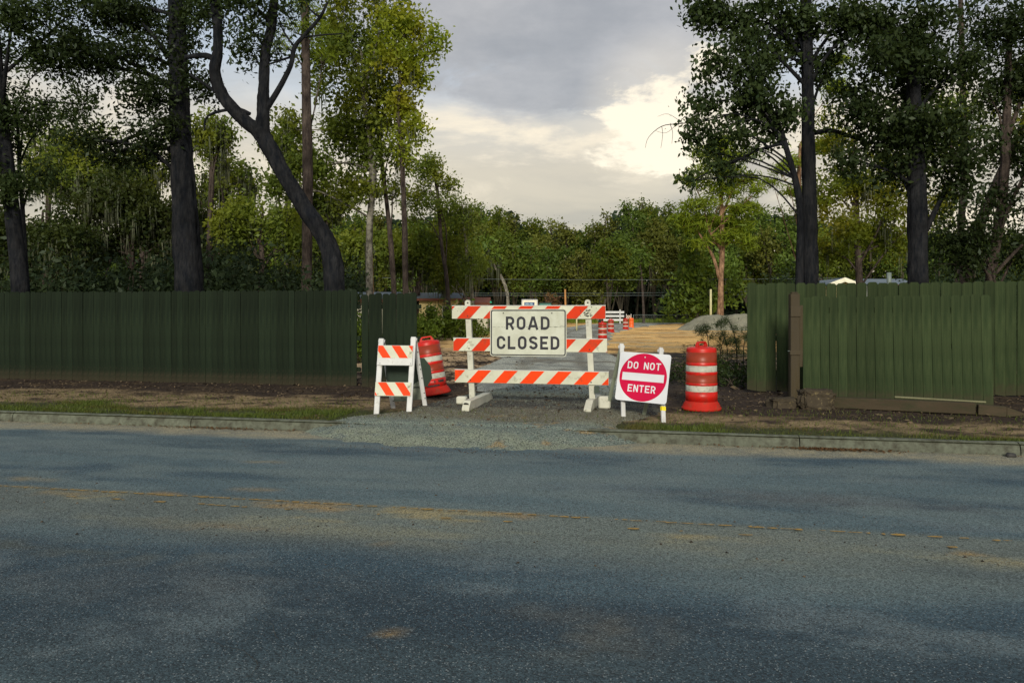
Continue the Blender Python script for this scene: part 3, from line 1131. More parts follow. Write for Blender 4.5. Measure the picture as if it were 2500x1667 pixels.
# weathered gate post with its hardware
gp = thing('gate_post', 'weathered brown post with metal fittings before the right fence', 'post', (0, 0, 0))
P0 = DP(1824, 906, 12.95)
gp.location = (P0.x, 12.95, 0)
MB().box((0, 0, .93), (.160, .12, 1.86), None, .008).build('post_shaft', M['post_wood'], gp)
MB().box((.115, -.01, 1.12), (.055, .05, 1.08), None, .004).build('jamb_strip', M['post_wood'], gp)
MB().box((0, -.055, 1.55), (.175, .05, .18), None, .004).build('upper_block', M['post_wood'], gp)
MB().box((-.005, -.055, .83), (.185, .05, .08), None, .004).build('lower_block', M['post_wood'], gp)
MB().tube([(-.13, -.05, .86), (.02, -.06, .855)], .006, 6).build('gate_hinge', M['chain'], gp)
MB().box((0, 0, 1.875), (.115, .09, .03), None, .012).build('post_cap', M['post_wood'], gp)


# ------------------------------------------------------------------ concrete lump, timbers
def lump(c, s, seed, mat, name, amp=.22, freq=1.6, box=.35, sub=5):
    bm = bmesh.new()
    bmesh.ops.create_icosphere(bm, subdivisions=sub, radius=1)
    from mathutils import noise
    for v in bm.verts:
        p = v.co.copy()
        q = Vector([math.copysign(abs(a) ** (1 - box), a) for a in p])
        q *= 1 + amp * noise.noise(p * freq + Vector((seed, 0, 0))) + amp * .4 * noise.noise(p * freq * 4 + Vector((seed, 5, 0))) \
            + amp * .2 * noise.noise(p * freq * 11 + Vector((seed, 9, 0)))
        v.co = Vector((q.x * s[0], q.y * s[1], q.z * s[2])) + Vector(c)
    me = bpy.data.meshes.new(name)
    bm.to_mesh(me)
    bm.free()
    for p in me.polygons:
        p.use_smooth = True
    return me


PZ = DP(1845, 950, 12.0)
cl = link('concrete_lump', lump((0, 0, .17), (.27, .18, .165), 3, None, 'concrete_lump', .30, 2.0, .55), M['old_concrete'])
cl.location = (4.83, 11.75, -.03)
cl.rotation_euler = (0, .05, -.25)
tag(cl, 'rough broken concrete footing lying at the foot of the gate post', 'concrete block')
cs = link('concrete_slab', lump((0, 0, .07), (.24, .17, .10), 8, None, 'concrete_slab', .22, 2.2, .6), M['old_concrete'])
cs.location = (4.42, 11.95, -.02)
tag(cs, 'low flat concrete piece poking out left of the bigger lump', 'concrete block')

tb = thing('timber_beam', 'long dark square timber lying in front of the loose fence panel', 'timber', (0, 0, 0))
a, b = Vector((5.10, 11.85, .095)), Vector((6.93, 11.04, .10))
MB().beam(a, b, .15, .17, .008, (0, 0, 1)).build('timber_body', M['old_wood'], tb)
tp = thing('timber_post', 'short pointed dark timber at the right end of the long beam', 'timber', (0, 0, 0))
a, b = Vector((6.96, 11.03, .085)), Vector((7.30, 10.90, .07))
MB().beam(a, b, .14, .15, .008, (0, 0, 1)).build('timber_body', M['old_wood'], tp)
m = MB()
d = (b - a).normalized()
x = Vector((-d.y, d.x, 0)).normalized()
z = Vector((0, 0, 1))
q = [b + d * .002 + x * sx * .07 + z * sz * .075 for sx, sz in ((-1, -1), (1, -1), (1, 1), (-1, 1))] + [b + d * .27 + z * -.02]
m.add(q, [(0, 1, 2, 3), (0, 4, 1), (1, 4, 2), (2, 4, 3), (3, 4, 0)])
m.build('pointed_tip', M['old_wood'], tp)
pb = MB().beam((6.15, 11.85, .18), (7.28, 11.33, .16), .07, .02, .003, (0, 0, 1)).build('pale_plank', M['pale_wood'])
tag(pb, 'thin pale plank resting behind the long dark timber', 'plank')
st = link('dark_stone', lump((0, 0, 0), (.055, .04, .03), 5, None, 'dark_stone', .3, 1.5, .2, 2), M['bolt'])
Pq = DP(2322, 1049, FD * (CAM_H - ROAD_Z) / (1049 - 716.9))
st.location = (Pq.x, Pq.y, ROAD_Z + .02)
tag(st, 'single dark stone lying in the gutter by the right kerb', 'stone')

# ------------------------------------------------------------------ lettering by strokes
def arc(cx_, cy_, rx, ry, a0, a1, n=10):
    return [(cx_ + rx * math.cos(math.radians(a0 + (a1 - a0) * i / n)), cy_ + ry * math.sin(math.radians(a0 + (a1 - a0) * i / n))) for i in range(n + 1)]


def glyph(ch, w, s):
    """centre-line strokes for a letter w wide, 1 high, stroke s"""
    h = s / 2
    l_, r_, t, b = h, w - h, 1 - h, h
    R = min((w - s) / 2, .26)
    if ch == 'O':
        return [(arc(r_ - R, t - R, R, R, 0, 90) + arc(l_ + R, t - R, R, R, 90, 180) + arc(l_ + R, b + R, R, R, 180, 270) + arc(r_ - R, b + R, R, R, 270, 360), True)]
    if ch == 'D':
        R = .27
        return [([(l_, b), (l_, t)] + arc(r_ - R, t - R, R, R, 90, 0) + arc(r_ - R, b + R, R, R, 0, -90), True)]
    if ch == 'C':
        return [(arc(r_ - R, t - R, R, R, -8, 90) + arc(l_ + R, t - R, R, R, 90, 180) + arc(l_ + R, b + R, R, R, 180, 270) + arc(r_ - R, b + R, R, R, 270, 368), False)]
    if ch == 'G':
        return [(arc(r_ - R, t - R, R, R, 0, 90) + arc(l_ + R, t - R, R, R, 90, 180) + arc(l_ + R, b + R, R, R, 180, 270) + arc(r_ - R, b + R, R, R, 270, 360) +
                 [(r_, .45), (w * .55, .45)], False)]
    if ch == 'R' or ch == 'P':
        m_ = .43
        q = (t - m_) / 2
        o = [([(l_, 0), (l_, t)] + arc(r_ - q * 1.05, t - q, q, q, 90, -90) + [(l_, m_)], False)]
        if ch == 'R':
            o.append(([(w * .52, m_), (w - h * 1.05, 0)], False))
        return o
    if ch == 'A':
        return [([(h, 0), (w / 2 - h * .25, 1)], False), ([(w - h, 0), (w / 2 + h * .25, 1)], False), ([(w * .24, .27), (w * .76, .27)], False)]
    if ch == 'L':
        return [([(l_, 1), (l_, b), (w, b)], False)]
    if ch == 'E':
        return [([(w, t), (l_, t), (l_, b), (w, b)], False), ([(l_, .5), (w * .86, .5)], False)]
    if ch == 'F':
        return [([(w, t), (l_, t), (l_, 0)], False), ([(l_, .5), (w * .86, .5)], False)]
    if ch == 'N':
        return [([(l_, 0), (l_, 1)], False), ([(r_, 0), (r_, 1)], False), ([(l_, 1 - h * .4), (r_, h * .4)], False)]
    if ch == 'T':
        return [([(0, t), (w, t)], False), ([(w / 2, t), (w / 2, 0)], False)]
    if ch == 'I':
        return [([(w / 2, 0), (w / 2, 1)], False)]
    if ch == 'S':
        q1 = (t - .53) / 2
        q2 = (.47 + .04 - b) / 2
        Rx = (r_ - l_) / 2
        c_ = w / 2
        top = arc(c_, t - q1 * 1.02, Rx, q1 * 1.02, 12, 180, 12)
        bot = arc(c_, b + q2 * 1.04, Rx, q2 * 1.04, 0, -168, 12)
        mid = [(l_ + Rx * .22, .60), (c_, .52), (r_ - Rx * .22, .43)]
        return [(top + mid + bot, False)]
    return []


def ribbon(pts, s, closed):
    n = len(pts)
    vs = []
    for i in range(n):
        p = Vector(pts[i])
        a = Vector(pts[(i - 1) % n]) if (closed or i > 0) else None
        b = Vector(pts[(i + 1) % n]) if (closed or i < n - 1) else None
        d1 = (p - a).normalized() if a is not None and (p - a).length > 1e-6 else None
        d2 = (b - p).normalized() if b is not None and (b - p).length > 1e-6 else None
        d1 = d1 or d2
        d2 = d2 or d1
        n1 = Vector((-d1.y, d1.x))
        n2 = Vector((-d2.y, d2.x))
        m_ = (n1 + n2)
        m_ = m_.normalized() if m_.length > 1e-6 else n1
        k = s / 2 / max(.4, m_.dot(n1))
        vs += [p + m_ * k, p - m_ * k]
    fs = [(2 * i + 1, 2 * i + 3, 2 * i + 2, 2 * i) for i in range(n - 1)]
    if closed:
        fs.append((2 * n - 1, 1, 0, 2 * n - 2))
    return vs, fs


def lettering(name, text, x0, x1, z0, hgt, stroke, mat, parent, y=-.004, wid=.62, gap=.24, mw=None, widths={}):
    """text between x0..x1 on plane y, baseline z0"""
    tot = 0
    pl_ = []
    for ch in text:
        w_ = .45 if ch == ' ' else widths.get(ch, wid)
        pl_.append((ch, tot, w_))
        tot += w_ + gap
    tot -= gap
    kx = (x1 - x0) / (tot * hgt)
    m_ = MB()
    j = 0
    for ch, off, w_ in pl_:
        for pts, cl_ in glyph(ch, w_ * kx, stroke):
            vs_, fs_ = ribbon(pts, stroke, cl_)
            m_.add([(x0 + (off * kx + p.x) * hgt, y - .0004 * (j % 3), z0 + p.y * hgt) for p in vs_], fs_)
            j += 1
    return m_.build(name, mat, parent, mw)


def rrect(x0, z0, x1, z1, r_, n=6):
    return arc(x1 - r_, z1 - r_, r_, r_, 0, 90, n) + arc(x0 + r_, z1 - r_, r_, r_, 90, 180, n) + arc(x0 + r_, z0 + r_, r_, r_, 180, 270, n) + arc(x1 - r_, z0 + r_, r_, r_, 270, 360, n)


def stripes(par, x0, x1, z0, z1, first, pitch, wdt, slope, y, mat):
    """slanted sheets cut to the rail; slope +1 leans right going up"""
    h = z1 - z0
    k = 0
    s0 = first
    while s0 - pitch > x0 - h - wdt:
        s0 -= pitch
    while s0 < x1 + h:
        # polygon in x-z clipped to x0..x1
        sh = slope * h
        poly = [(s0, z0), (s0 + wdt, z0), (s0 + wdt + sh, z1), (s0 + sh, z1)]

        def clip(pts, xc, keep):
            out = []
            for i in range(len(pts)):
                p, q_ = pts[i], pts[(i + 1) % len(pts)]
                ip, iq = keep(p[0]), keep(q_[0])
                if ip:
                    out.append(p)
                if ip != iq:
                    t_ = (xc - p[0]) / (q_[0] - p[0])
                    out.append((xc, p[1] + t_ * (q_[1] - p[1])))
            return out
        poly = clip(poly, x0, lambda v_: v_ >= x0)
        if len(poly) > 2:
            poly = clip(poly, x1, lambda v_: v_ <= x1)
        if len(poly) > 2 and max(p[0] for p in poly) - min(p[0] for p in poly) > .01:
            m_ = MB()
            m_.prism(poly, y - .0012, y + .0005)
            m_.build('stripe', mat, par)
        s0 += pitch
        k += 1


def disc(m_, x, z, r_, y0, y1, n=24):
    m_.prism([(x + r_ * math.cos(2 * math.pi * i / n), z + r_ * math.sin(2 * math.pi * i / n)) for i in range(n)], y0, y1)


# ------------------------------------------------------------------ big barricade
BC = thing('road_barricade', 'big three-rail orange and white striped barricade across the gravel drive', 'barricade', (.27, 11.62, 0), ANG)
GZ = .085
LEAN = -0.047           # posts lean to the left going up


def lx(z):
    return LEAN * (z - 1.02)


for px in (-.965, .955):
    p = MB()
    n = 10
    x0, x1_ = px + lx(GZ), px + lx(1.73)
    poly = [(x0 - .044, GZ + .05), (x0 + .044, GZ + .05), (x1_ + .044, 1.69)] + [(x1_ + .044 * math.cos(a_), 1.69 + .044 * math.sin(a_)) for a_ in
                                                                             [math.pi * i / n for i in range(1, n)]] + [(x1_ - .044, 1.69)]
    p.prism(poly, -.02, .045)
    post = p.build('post', M['cream_plastic'], BC)
    m = MB()
    disc(m, x1_ + .004, 1.685, .014, -.0215, -.018, 14)
    m.build('post_hole', M['bolt'], post)
for zc_, first, name_l in ((1.535, -1.17, None), (1.02, -1.43, None), (.517, -1.02, None)):
    xo = lx(zc_)
    rl = MB().box((xo, -.035, zc_), (2.45, .024, .205), None, .004).build('rail', M['sheet_white'], BC)
    cap = MB().box((xo, -.034, zc_ + .1065), (2.455, .030, .008)).build('rail_cap', M['white_plastic'], rl)
    x0, x1_ = xo - 1.222, xo + 1.222
    stripes(rl, x0, x1_, zc_ - .098, zc_ + .098, first + xo + {1.535: .03, 1.02: .075, .517: 0.0}[zc_], .427, .213, .93, -.0485,
            M['sheet_orange'] if zc_ < .6 else M['sheet_orange_dull'])
    for sx in (-.965, .955):
        m = MB()
        disc(m, sx + xo, zc_ - .06, .011, -.0535, -.0495, 10)
        m.build('bolt', M['bolt'], rl)
# grime stain on the right end of the top rail
m = MB()
r_ = random.Random(9)
for i in range(46):
    x_, z_ = .955 + lx(1.535) + r_.gauss(-.0, .05), 1.535 + r_.uniform(-.06, .085)
    if abs(z_ - 1.535) < .09:
        disc(m, x_, z_, r_.uniform(.003, .012), -.0502 - i * .00002, -.0492, 6)
for i in range(14):
    disc(m, -1.17 + lx(1.535) + r_.gauss(.08, .05), 1.535 + r_.uniform(.0, .07), r_.uniform(.002, .006), -.0502 - i * .00002, -.0492, 6)
m.build('scuff_marks', M['grime'], BC)


def foot(name, a, b, w, h, tip, root, hole=True):
    """hollow plastic foot from a to b with tapered ends"""
    a, b = Vector(a), Vector(b)
    d = (b - a)
    ln = d.length
    yaw = math.atan2(d.y, d.x)
    poly = [(0, 0), (ln, 0), (ln, h * .45), (ln - tip * 1.1, h), (tip, h), (.0, h * .30)]
    f = MB()
    f.prism(poly, -w / 2, w / 2)
    o = f.build(name, M['cream_plastic'], root)
    o.location = a
    o.rotation_euler = (0, 0, yaw)
    bv = o.modifiers.new('bevel', 'BEVEL')
    bv.width = .008
    bv.segments = 2
    return o


BI = BC.matrix_world.copy()
BI = (Matrix.Translation(BC.location) @ Matrix.Rotation(ANG, 4, 'Z')).inverted()


def lw(x, y, z):
    return BI @ Vector((x, y, z))


f1 = foot('foot', lw(-.70, 11.05, wz(-.70, 11.05) - .01), lw(-.38, 12.45, wz(-.38, 12.45) - .01), .115, .15, .10, BC)
m = MB()
n = 16
pts = [(-.004, .038 * math.cos(2 * math.pi * i / n), .085 + .038 * math.sin(2 * math.pi * i / n)) for i in range(n)]
o = MB()
disc(o, 0, 0, .042, -.004, .004, 18)
h_ = o.build('foot_socket', M['bolt'], f1)
h_.matrix_local = Matrix.Translation((.050, 0, .098)) @ Matrix.Rotation(math.radians(-46), 4, 'Y') @ Matrix.Rotation(math.radians(90), 4, 'Z')
MB().box(lw(-.80, 11.75, wz(-.8, 11.75) + .07), (.16, .14, .12), None, .02).build('foot_clamp', M['cream_plastic'], BC)
f2 = foot('foot', lw(1.12, 10.98, wz(1.12, 10.98) - .01), lw(1.46, 12.2, wz(1.46, 12.2) - .01), .11, .16, .22, BC)
MB().box(lw(1.42, 11.30, wz(1.42, 11.3) + .09), (.18, .15, .19), None, .02).build('foot_clamp', M['cream_plastic'], BC)
MB().box(lw(1.30, 11.33, .35), (.075, .03, .10)).build('post_scuff', M['back_metal'], BC)

# ROAD CLOSED sign
sg = thing('road_closed_sign', 'large white rectangular sign reading ROAD CLOSED on the big barricade', 'sign', (0, 0, 0))
sg.matrix_world = Matrix.Translation((.27, 11.62, 0)) @ Matrix.Rotation(ANG, 4, 'Z')
sg.location = (.27, 11.62, 0)
sg.rotation_euler = (0, 0, ANG)
sx0, sx1, sz0, sz1 = -.617, .599, .845, 1.587
f = MB()
f.prism(rrect(sx0, sz0, sx1, sz1, .045), -.062, -.058)
f.build('sign_panel', M['sign_white'], sg)
f = MB()
o1, i1 = rrect(sx0 + .012, sz0 + .012, sx1 - .012, sz1 - .012, .036), rrect(sx0 + .030, sz0 + .030, sx1 - .030, sz1 - .030, .024)
n = len(o1)
f.add([(p[0], -.0632, p[1]) for p in o1] + [(p[0], -.0632, p[1]) for p in i1], [(i, (i + 1) % n, n + (i + 1) % n, n + i) for i in range(n)])
f.build('border_line', M['sign_black'], sg)
lettering('lettering', 'ROAD', -.362, .335, 1.263, .207, .185, M['sign_black'], sg, -.0645, .66, .165, widths={'A': .81})
lettering('lettering', 'CLOSED', -.508, .489, .955, .207, .19, M['sign_black'], sg, -.0645, .67, .185, widths={'L': .60, 'E': .61})
m = MB()
for bx in (-.402, .370):
    disc(m, bx, 1.523, .010, -.0675, -.062, 10)
m.build('bolt', M['bolt'], sg)
m = MB()
r_ = random.Random(4)
for i in range(70):
    x_ = sx0 + .03 + (sx1 - sx0 - .06) * r_.random()
    if -.30 < x_ < .30 and r_.random() < .6:
        continue
    zz = 1.297 + .012 * (x_ - sx0) + r_.gauss(0, .004)
    m.box((x_, -.0628, zz), (r_.uniform(.008, .04), .0004, r_.uniform(.0015, .004)))
m.build('dirt_streak', M['grime'], sg)

# ------------------------------------------------------------------ small barricade on the left
SB = thing('folding_barricade', 'small white folding barricade with two striped boards, left of the big one', 'barricade', (-1.75, 11.35, 0))


def sbp(x, y, z):
    return Vector((x + 1.75, y - 11.35, z))


zf = [wz(-2.033, 11.05), wz(-1.543, 11.05), wz(-1.906, 11.85), wz(-1.376, 11.68)]
FL, FR = sbp(-2.033, 11.05, zf[0] - .01), sbp(-1.543, 11.05, zf[1] - .01)
RL, RR = sbp(-1.906, 11.85, zf[2] - .01), sbp(-1.376, 11.68, zf[3] - .01)
TL, TR = sbp(-2.015, 11.38, 1.13), sbp(-1.515, 11.36, 1.155)
for a, b in ((FL, TL), (FR, TR)):
    lg = MB().beam(a, b, .080, .045, .008).build('front_leg', M['white_plastic'], SB)
for a, b, t in ((RL, TL, 0), (RR, TR, 1)):
    b2 = b + Vector((.005, .05, -.02))
    lg = MB().beam(a, b2, .070, .045, .008).build('rear_leg', M['white_plastic'], SB)
    m = MB()
    for k in (.12, .2, .42, .55, .62, .8):
        q = a + (b2 - a) * k
        m.box(q + Vector((.022, -.024, 0)), (.016, .006, .016))
    m.build('notch', M['bolt'], lg)
for T in (TL, TR):
    m = MB()
    m.tube([T + Vector((-.048, .02, -.045)), T + Vector((.052, .02, -.045))], .028, 12)
    m.build('pivot', M['white_plastic'], SB)
    m = MB()
    m.tube([T + Vector((.0525, .02, -.045)), T + Vector((.056, .02, -.045))], .016, 10)
    m.build('pivot_pin', M['bolt'], SB)
FRM = Matrix((Vector((1, 0, 0)), (TL - FL).normalized().cross(Vector((1, 0, 0))).normalized() * 1, (TL - FL).normalized())).transposed().to_4x4()


def legpt(t):
    return FL + (TL - FL) * t, FR + (TR - FR) * t


for t0, t1, blank, fz in ((.625, .89, .35, .03), (.225, .405, 0, .11)):
    (a, b), (c_, d_) = legpt(t0), legpt(t1)
    cen = (a + b + c_ + d_) / 4
    zax = ((c_ + d_) / 2 - (a + b) / 2)
    hh = zax.length
    zax.normalize()
    xax = (b - a).normalized()
    yax = zax.cross(xax).normalized()
    xax = yax.cross(zax)
    Mx = Matrix((xax, yax, zax)).transposed().to_4x4()
    Mx.translation = cen - yax * .035
    wdt = .545
    rl = MB().box((-.012, 0, 0), (wdt, .02, hh), None, .004).build('rail', M['white_plastic'] if blank else M['sheet_white'], SB, Mx)
    zl = -hh / 2 + hh * blank + (.003 if blank else .006)
    if blank:
        MB().box((-.012, -.0108, (zl + hh / 2) / 2 - .002), (wdt - .012, .001, hh / 2 - zl - .006)).build('white_sheet', M['sheet_white'], rl)
    first = {.35: .06, 0: -.11}[blank]
    stripes(rl, -.012 - wdt / 2 + .006, -.012 + wdt / 2 - .006, zl + .002, hh / 2 - .006, first, .262, .130, -.70, -.0120, M['sheet_orange'])
    for sx in (-.235, .235):
        m = MB()
        disc(m, sx, -hh / 2 + .03, .006, -.0135, -.0095, 8)
        m.build('bolt', M['bolt'], rl)
# rear frame: cross rail, blank lower board and the back of a sign
(a, b) = (RL + (TL - RL) * .33, RR + (TR - RR) * .33)
MB().beam(a + Vector((0, .04, 0)), b + Vector((.0, .04, 0)), .03, .09, .003, (0, 0, 1)).build('rear_rail', M['green_side'], SB)
(a, b) = (RL + (TL - RL) * .19, RR + (TR - RR) * .19)
MB().beam(a + Vector((.02, .045, 0)), b + Vector((.0, .045, 0)), .02, .20, .003, (0, 0, 1)).build('rear_board', M['green_side'], SB)
m = MB()
oct_ = [(-.30, .36), (.30, .36), (.385, .50), (.365, .70), (.27, .84), (-.25, .84), (-.33, .72), (-.34, .5)]
rot = Matrix.Translation(((RL + RR) / 2) + Vector((0.0, -.02, 0))) @ Matrix.Rotation(math.radians(17), 4, 'X')
m.prism(oct_, .0, .006, rot)
m.build('rear_sign', M['back_metal'], SB)

# ------------------------------------------------------------------ DO NOT ENTER sign on its A-frame
DS = thing('sign_stand', 'white folding stand holding up the round red sign', 'stand', (1.85, 10.6, 0))


def dsp(x, y, z):
    return Vector((x - 1.85, y - 10.6, z))


A1, A2 = dsp(1.60, 10.59, wz(1.6, 10.59) - .01), dsp(2.12, 10.31, wz(2.12, 10.31) - .01)
B1, B2 = dsp(1.46, 11.28, wz(1.46, 11.28) - .01), dsp(1.955, 10.95, wz(1.955, 10.95) - .01)
T1, T2 = dsp(1.625, 10.93, 1.07), dsp(2.155, 10.67, 1.025)
for a, b in ((A1, T1), (A2, T2)):
    lg = MB().beam(a, b, .062, .035, .006, (-.4, 1, 0)).build('front_leg', M['white_plastic'], DS)
q = A2 + (T2 - A2) * .16
MB().beam(q, q + (T2 - A2) * .055, .066, .039, 0, (-.4, 1, 0)).build('yellow_tape', M['yellow'], DS)
for a, b in ((B1, T1), (B2, T2)):
    MB().beam(a, b + Vector((0, .03, -.03)), .055, .035, .006, (-.4, 1, 0)).build('rear_leg', M['green_side'], DS)
for T in (T1, T2):
    m = MB()
    m.tube([T + Vector((-.045, .02, -.05)), T + Vector((.045, 0, -.05))], .026, 10)
    m.build('pivot', M['white_plastic'], DS)
m = MB()
m.beam(A1 + (T1 - A1) * .30 + Vector((0, -.03, 0)), A2 + (T2 - A2) * .30 + Vector((0, -.03, 0)), .012, .07, 0, (0, 0, 1))
m.build('lower_rail', M['sheet_white'], DS)
m = MB()
m.beam(A1 + (T1 - A1) * .272 + Vector((0, -.037, 0)), A1 + (T1 - A1) * .272 + (A2 - A1) * .6 + Vector((0, -.037, 0)), .004, .016, 0, (0, 0, 1))
m.build('rail_stripe', M['sheet_orange'], DS)

DN = thing('do_not_enter_sign', 'square white sign with red disc reading DO NOT ENTER, tilted on its stand', 'sign', (0, 0, 0))
cTL, cTR, cBL, cBR = Vector((1.560, 10.80, .985)), Vector((2.245, 10.44, .902)), Vector((1.492, 10.62, .298)), Vector((2.205, 10.27, .228))
cen = (cTL + cTR + cBL + cBR) / 4
xax = Vector((.690, -.355, -.060)).normalized()
zax = Vector((.085, .160, .687)).normalized()
yax = zax.cross(xax).normalized()
zax = (zax + xax.cross(yax)).normalized()
xax = yax.cross(zax)
Mx = Matrix((xax, yax, zax)).transposed().to_4x4()
# stay in front of the legs
Mx.translation = cen - yax * .02
DN.matrix_world = Mx
DN.location = Mx.to_translation()
DN.rotation_euler = Mx.to_euler()
f = MB()
hs = .375
f.prism(rrect(-hs, -.353, hs, .353, .04), -.002, .002)
f.build('sign_panel', M['sign_new'], DN)
f = MB()
disc(f, 0, 0, .346, -.0032, -.0022, 72)
f.build('red_disc', M['sign_red'], DN)
f = MB()
f.box((0, -.0040, .0), (.61, .0012, .112))
f.build('white_bar', M['sign_new'], DN)
lettering('lettering', 'DO NOT', -.243, .243, .115, .104, .165, M['sign_new'], DN, -.0042, .66, .17)
lettering('lettering', 'ENTER', -.203, .203, -.217, .104, .165, M['sign_new'], DN, -.0042, .64, .17)
m = MB()
disc(m, 0.0, .292, .010, -.006, -.002, 10)
m.build('bolt', M['white_plastic'], DN)

# ------------------------------------------------------------------ drums
def make_drum(label, mats):
    root = thing('traffic_drum', label, 'drum', (0, 0, 0), 0, 'orange and white traffic drums')
    red, orange, white, base = mats
    MB().lathe([(.300, .0), (.308, .015), (.306, .040), (.285, .052), (.288, .075), (.270, .088), (.272, .108), (.250, .120), (.250, .14)], 44).build('drum_base', M[base], root)
    body = [(.246, .135), (.246, .286), (.241, .2875), (.240, .392), (.246, .396), (.247, .412), (.240, .425), (.238, .56), (.243, .575), (.243, .590),
            (.236, .598), (.234, .703), (.240, .708), (.241, .722), (.233, .735), (.232, .935), (.228, .958), (.215, .972), (.15, .985), (.0, .992)]
    MB().lathe(body, 44).build('drum_body', M[red], root)
    for z0, z1, r0, r1 in ((.293, .387, .2425, .2415), (.603, .698, .2385, .2365)):
        MB().lathe([(r0, z0), (r0, z0 + .001), (r1, z1), (r1 - .004, z1)], 44, cap=False).build('white_band', M[white], root)
    for z0, z1, r0, r1 in ((.430, .555, .2415, .2395), (.748, .905, .2345, .2335)):
        MB().lathe([(r0, z0), (r0, z0 + .001), (r1, z1), (r1 - .004, z1)], 44, cap=False).build('orange_band', M[orange], root)
    outer = [(-.135, .955), (.135, .955), (.128, 1.01), (.10, 1.06), (.08, 1.072), (-.08, 1.072), (-.10, 1.06), (-.128, 1.01)]
    inner = [(-.07, 1.005), (.07, 1.005), (.078, 1.015), (.078, 1.035), (.07, 1.045), (-.07, 1.045), (-.078, 1.035), (-.078, 1.015)]
    m_ = MB()
    n_ = 8
    vs_ = [(p[0], y, p[1]) for y in (-.022, .022) for p in outer + inner]
    fs_ = []
    for i in range(n_):
        j = (i + 1) % n_
        fs_ += [(i, j, n_ + j, n_ + i), (16 + i, 16 + n_ + i, 16 + n_ + j, 16 + j), (i, 16 + i, 16 + j, j), (n_ + i, n_ + j, 16 + n_ + j, 16 + n_ + i)]
    m_.add(vs_, fs_)
    hd = m_.build('handle', M[red], root)
    bv = hd.modifiers.new('bevel', 'BEVEL')
    bv.width = .006
    bv.segments = 2
    return root


D0 = make_drum('traffic drum standing upright between the red sign and the right fence', ('drum_red', 'drum_orange', 'drum_white', 'drum_base'))
D0.location = (2.985, 11.62, wz(2.985, 11.62) - .005)
D0.rotation_euler = (0, 0, math.radians(38))
D1 = dup(D0, (-1.32, 13.85, .05), .35, 'traffic drum leaning left behind the small folding barricade')
D1.rotation_euler = (math.radians(-3), math.radians(-8.5), .15)
D1.location = (-1.42, 13.55, wz(-1.42, 13.55) + .035)
# faded print on the lower band of the leaning drum
lt = MB()


def curved(par, text, ang0, z0, hgt, r_, step=.19, kx=.6):
    for i, ch in enumerate(text):
        if ch == ' ':
            continue
        m_ = MB()
        for pts, cl_ in glyph(ch, .62, .22):
            vs_, fs_ = ribbon(pts, .22, cl_)
            out = []
            for p in vs_:
                a_ = ang0 + (i * step * .22 + p.x * hgt * kx) / r_
                out.append(((r_ + .001) * math.sin(a_), -(r_ + .001) * math.cos(a_), z0 + p.y * hgt))
            m_.add(out, fs_)
        m_.build('lettering', M['bolt'], par)


curved(D1, 'OF', .05, .215, .05, .2465, .35, .9)
m = MB()
for a0, a1, z0_, z1_ in ((-.50, .45, .150, .185), (.45, .90, .213, .262)):
    n = 10
    vs_ = []
    for i in range(n + 1):
        a_ = a0 + (a1 - a0) * i / n
        for z_ in (z0_ + .004 * (i % 2), z1_ - .005 * (i % 3)):
            vs_.append((.2480 * math.sin(a_), -.2480 * math.cos(a_), z_))
    m.add(vs_, [(2 * i, 2 * i + 2, 2 * i + 3, 2 * i + 1) for i in range(n)])
m.build('ink_smudge', M['bolt'], D1)
for (x, base, lab) in ((1384, 781, 'nearest of the far traffic drums, just right of the ROAD CLOSED sign post'),
                       (1403, 763, 'second far traffic drum, behind the nearest one beside the track'),
                       (1437, 757, 'third far traffic drum, left of the plain orange barrel')):
    Z = FD * CAM_H / (base - 716.9)
    p = DP(x, base, Z)
    d_ = dup(D0, (p.x, Z, -.01), random.uniform(0, 3), lab)
OB = thing('orange_barrel', 'plain orange barrel without white bands, farthest right of the far drums', 'barrel', (0, 0, 0))
Z = 74.0
p = DP(1450, 752, Z)
OB.location = (p.x, Z, -.01)
MB().lathe([(.29, 0), (.29, .06), (.25, .10), (.245, .5), (.25, .52), (.24, .54), (.24, .80), (.26, .82), (.26, .86), (.20, .95), (.08, 1.0), (.0, 1.02)], 24).build('barrel_body', M['drum_plain'], OB)

# little striped barricade in the distance
FB = thing('far_barricade', 'tiny red and white striped barricade beyond the far drums', 'barricade', (0, 0, 0))
p = DP(1444, 747, 86)
FB.location = (p.x, 86, -.02)
for sx in (-.27, .27):
    MB().beam((sx, -.15, 0), (sx, 0, 1.35), .07, .05).build('leg', M['white_plastic'], FB)
    MB().beam((sx, .25, 0), (sx, 0, 1.32), .07, .05).build('leg', M['white_plastic'], FB)
rl = MB().box((0, -.05, 1.0), (.62, .03, .42)).build('rail', M['sheet_white'], FB)
stripes(rl, -.30, .30, .80, 1.20, -.1, .22, .11, .8, -.068, M['drum_orange'])

# white board fence at the end of the track
WF = thing('white_rail_fence', 'white three-rail fence at the end of the gravel track', 'fence', (0, 0, 0))
p = DP(1400, 734, 96)
WF.location = (p.x, 96, 0)
for z_ in (.55, 1.05, 1.55):
    MB().box((0.2, 0, z_), (3.4, .05, .28)).build('rail', M['white_plastic'], WF)
for x_ in (-1.2, 1.35):
    MB().box((x_, -.08, .95), (.14, .10, 1.9)).build('post', M['white_plastic'], WF)

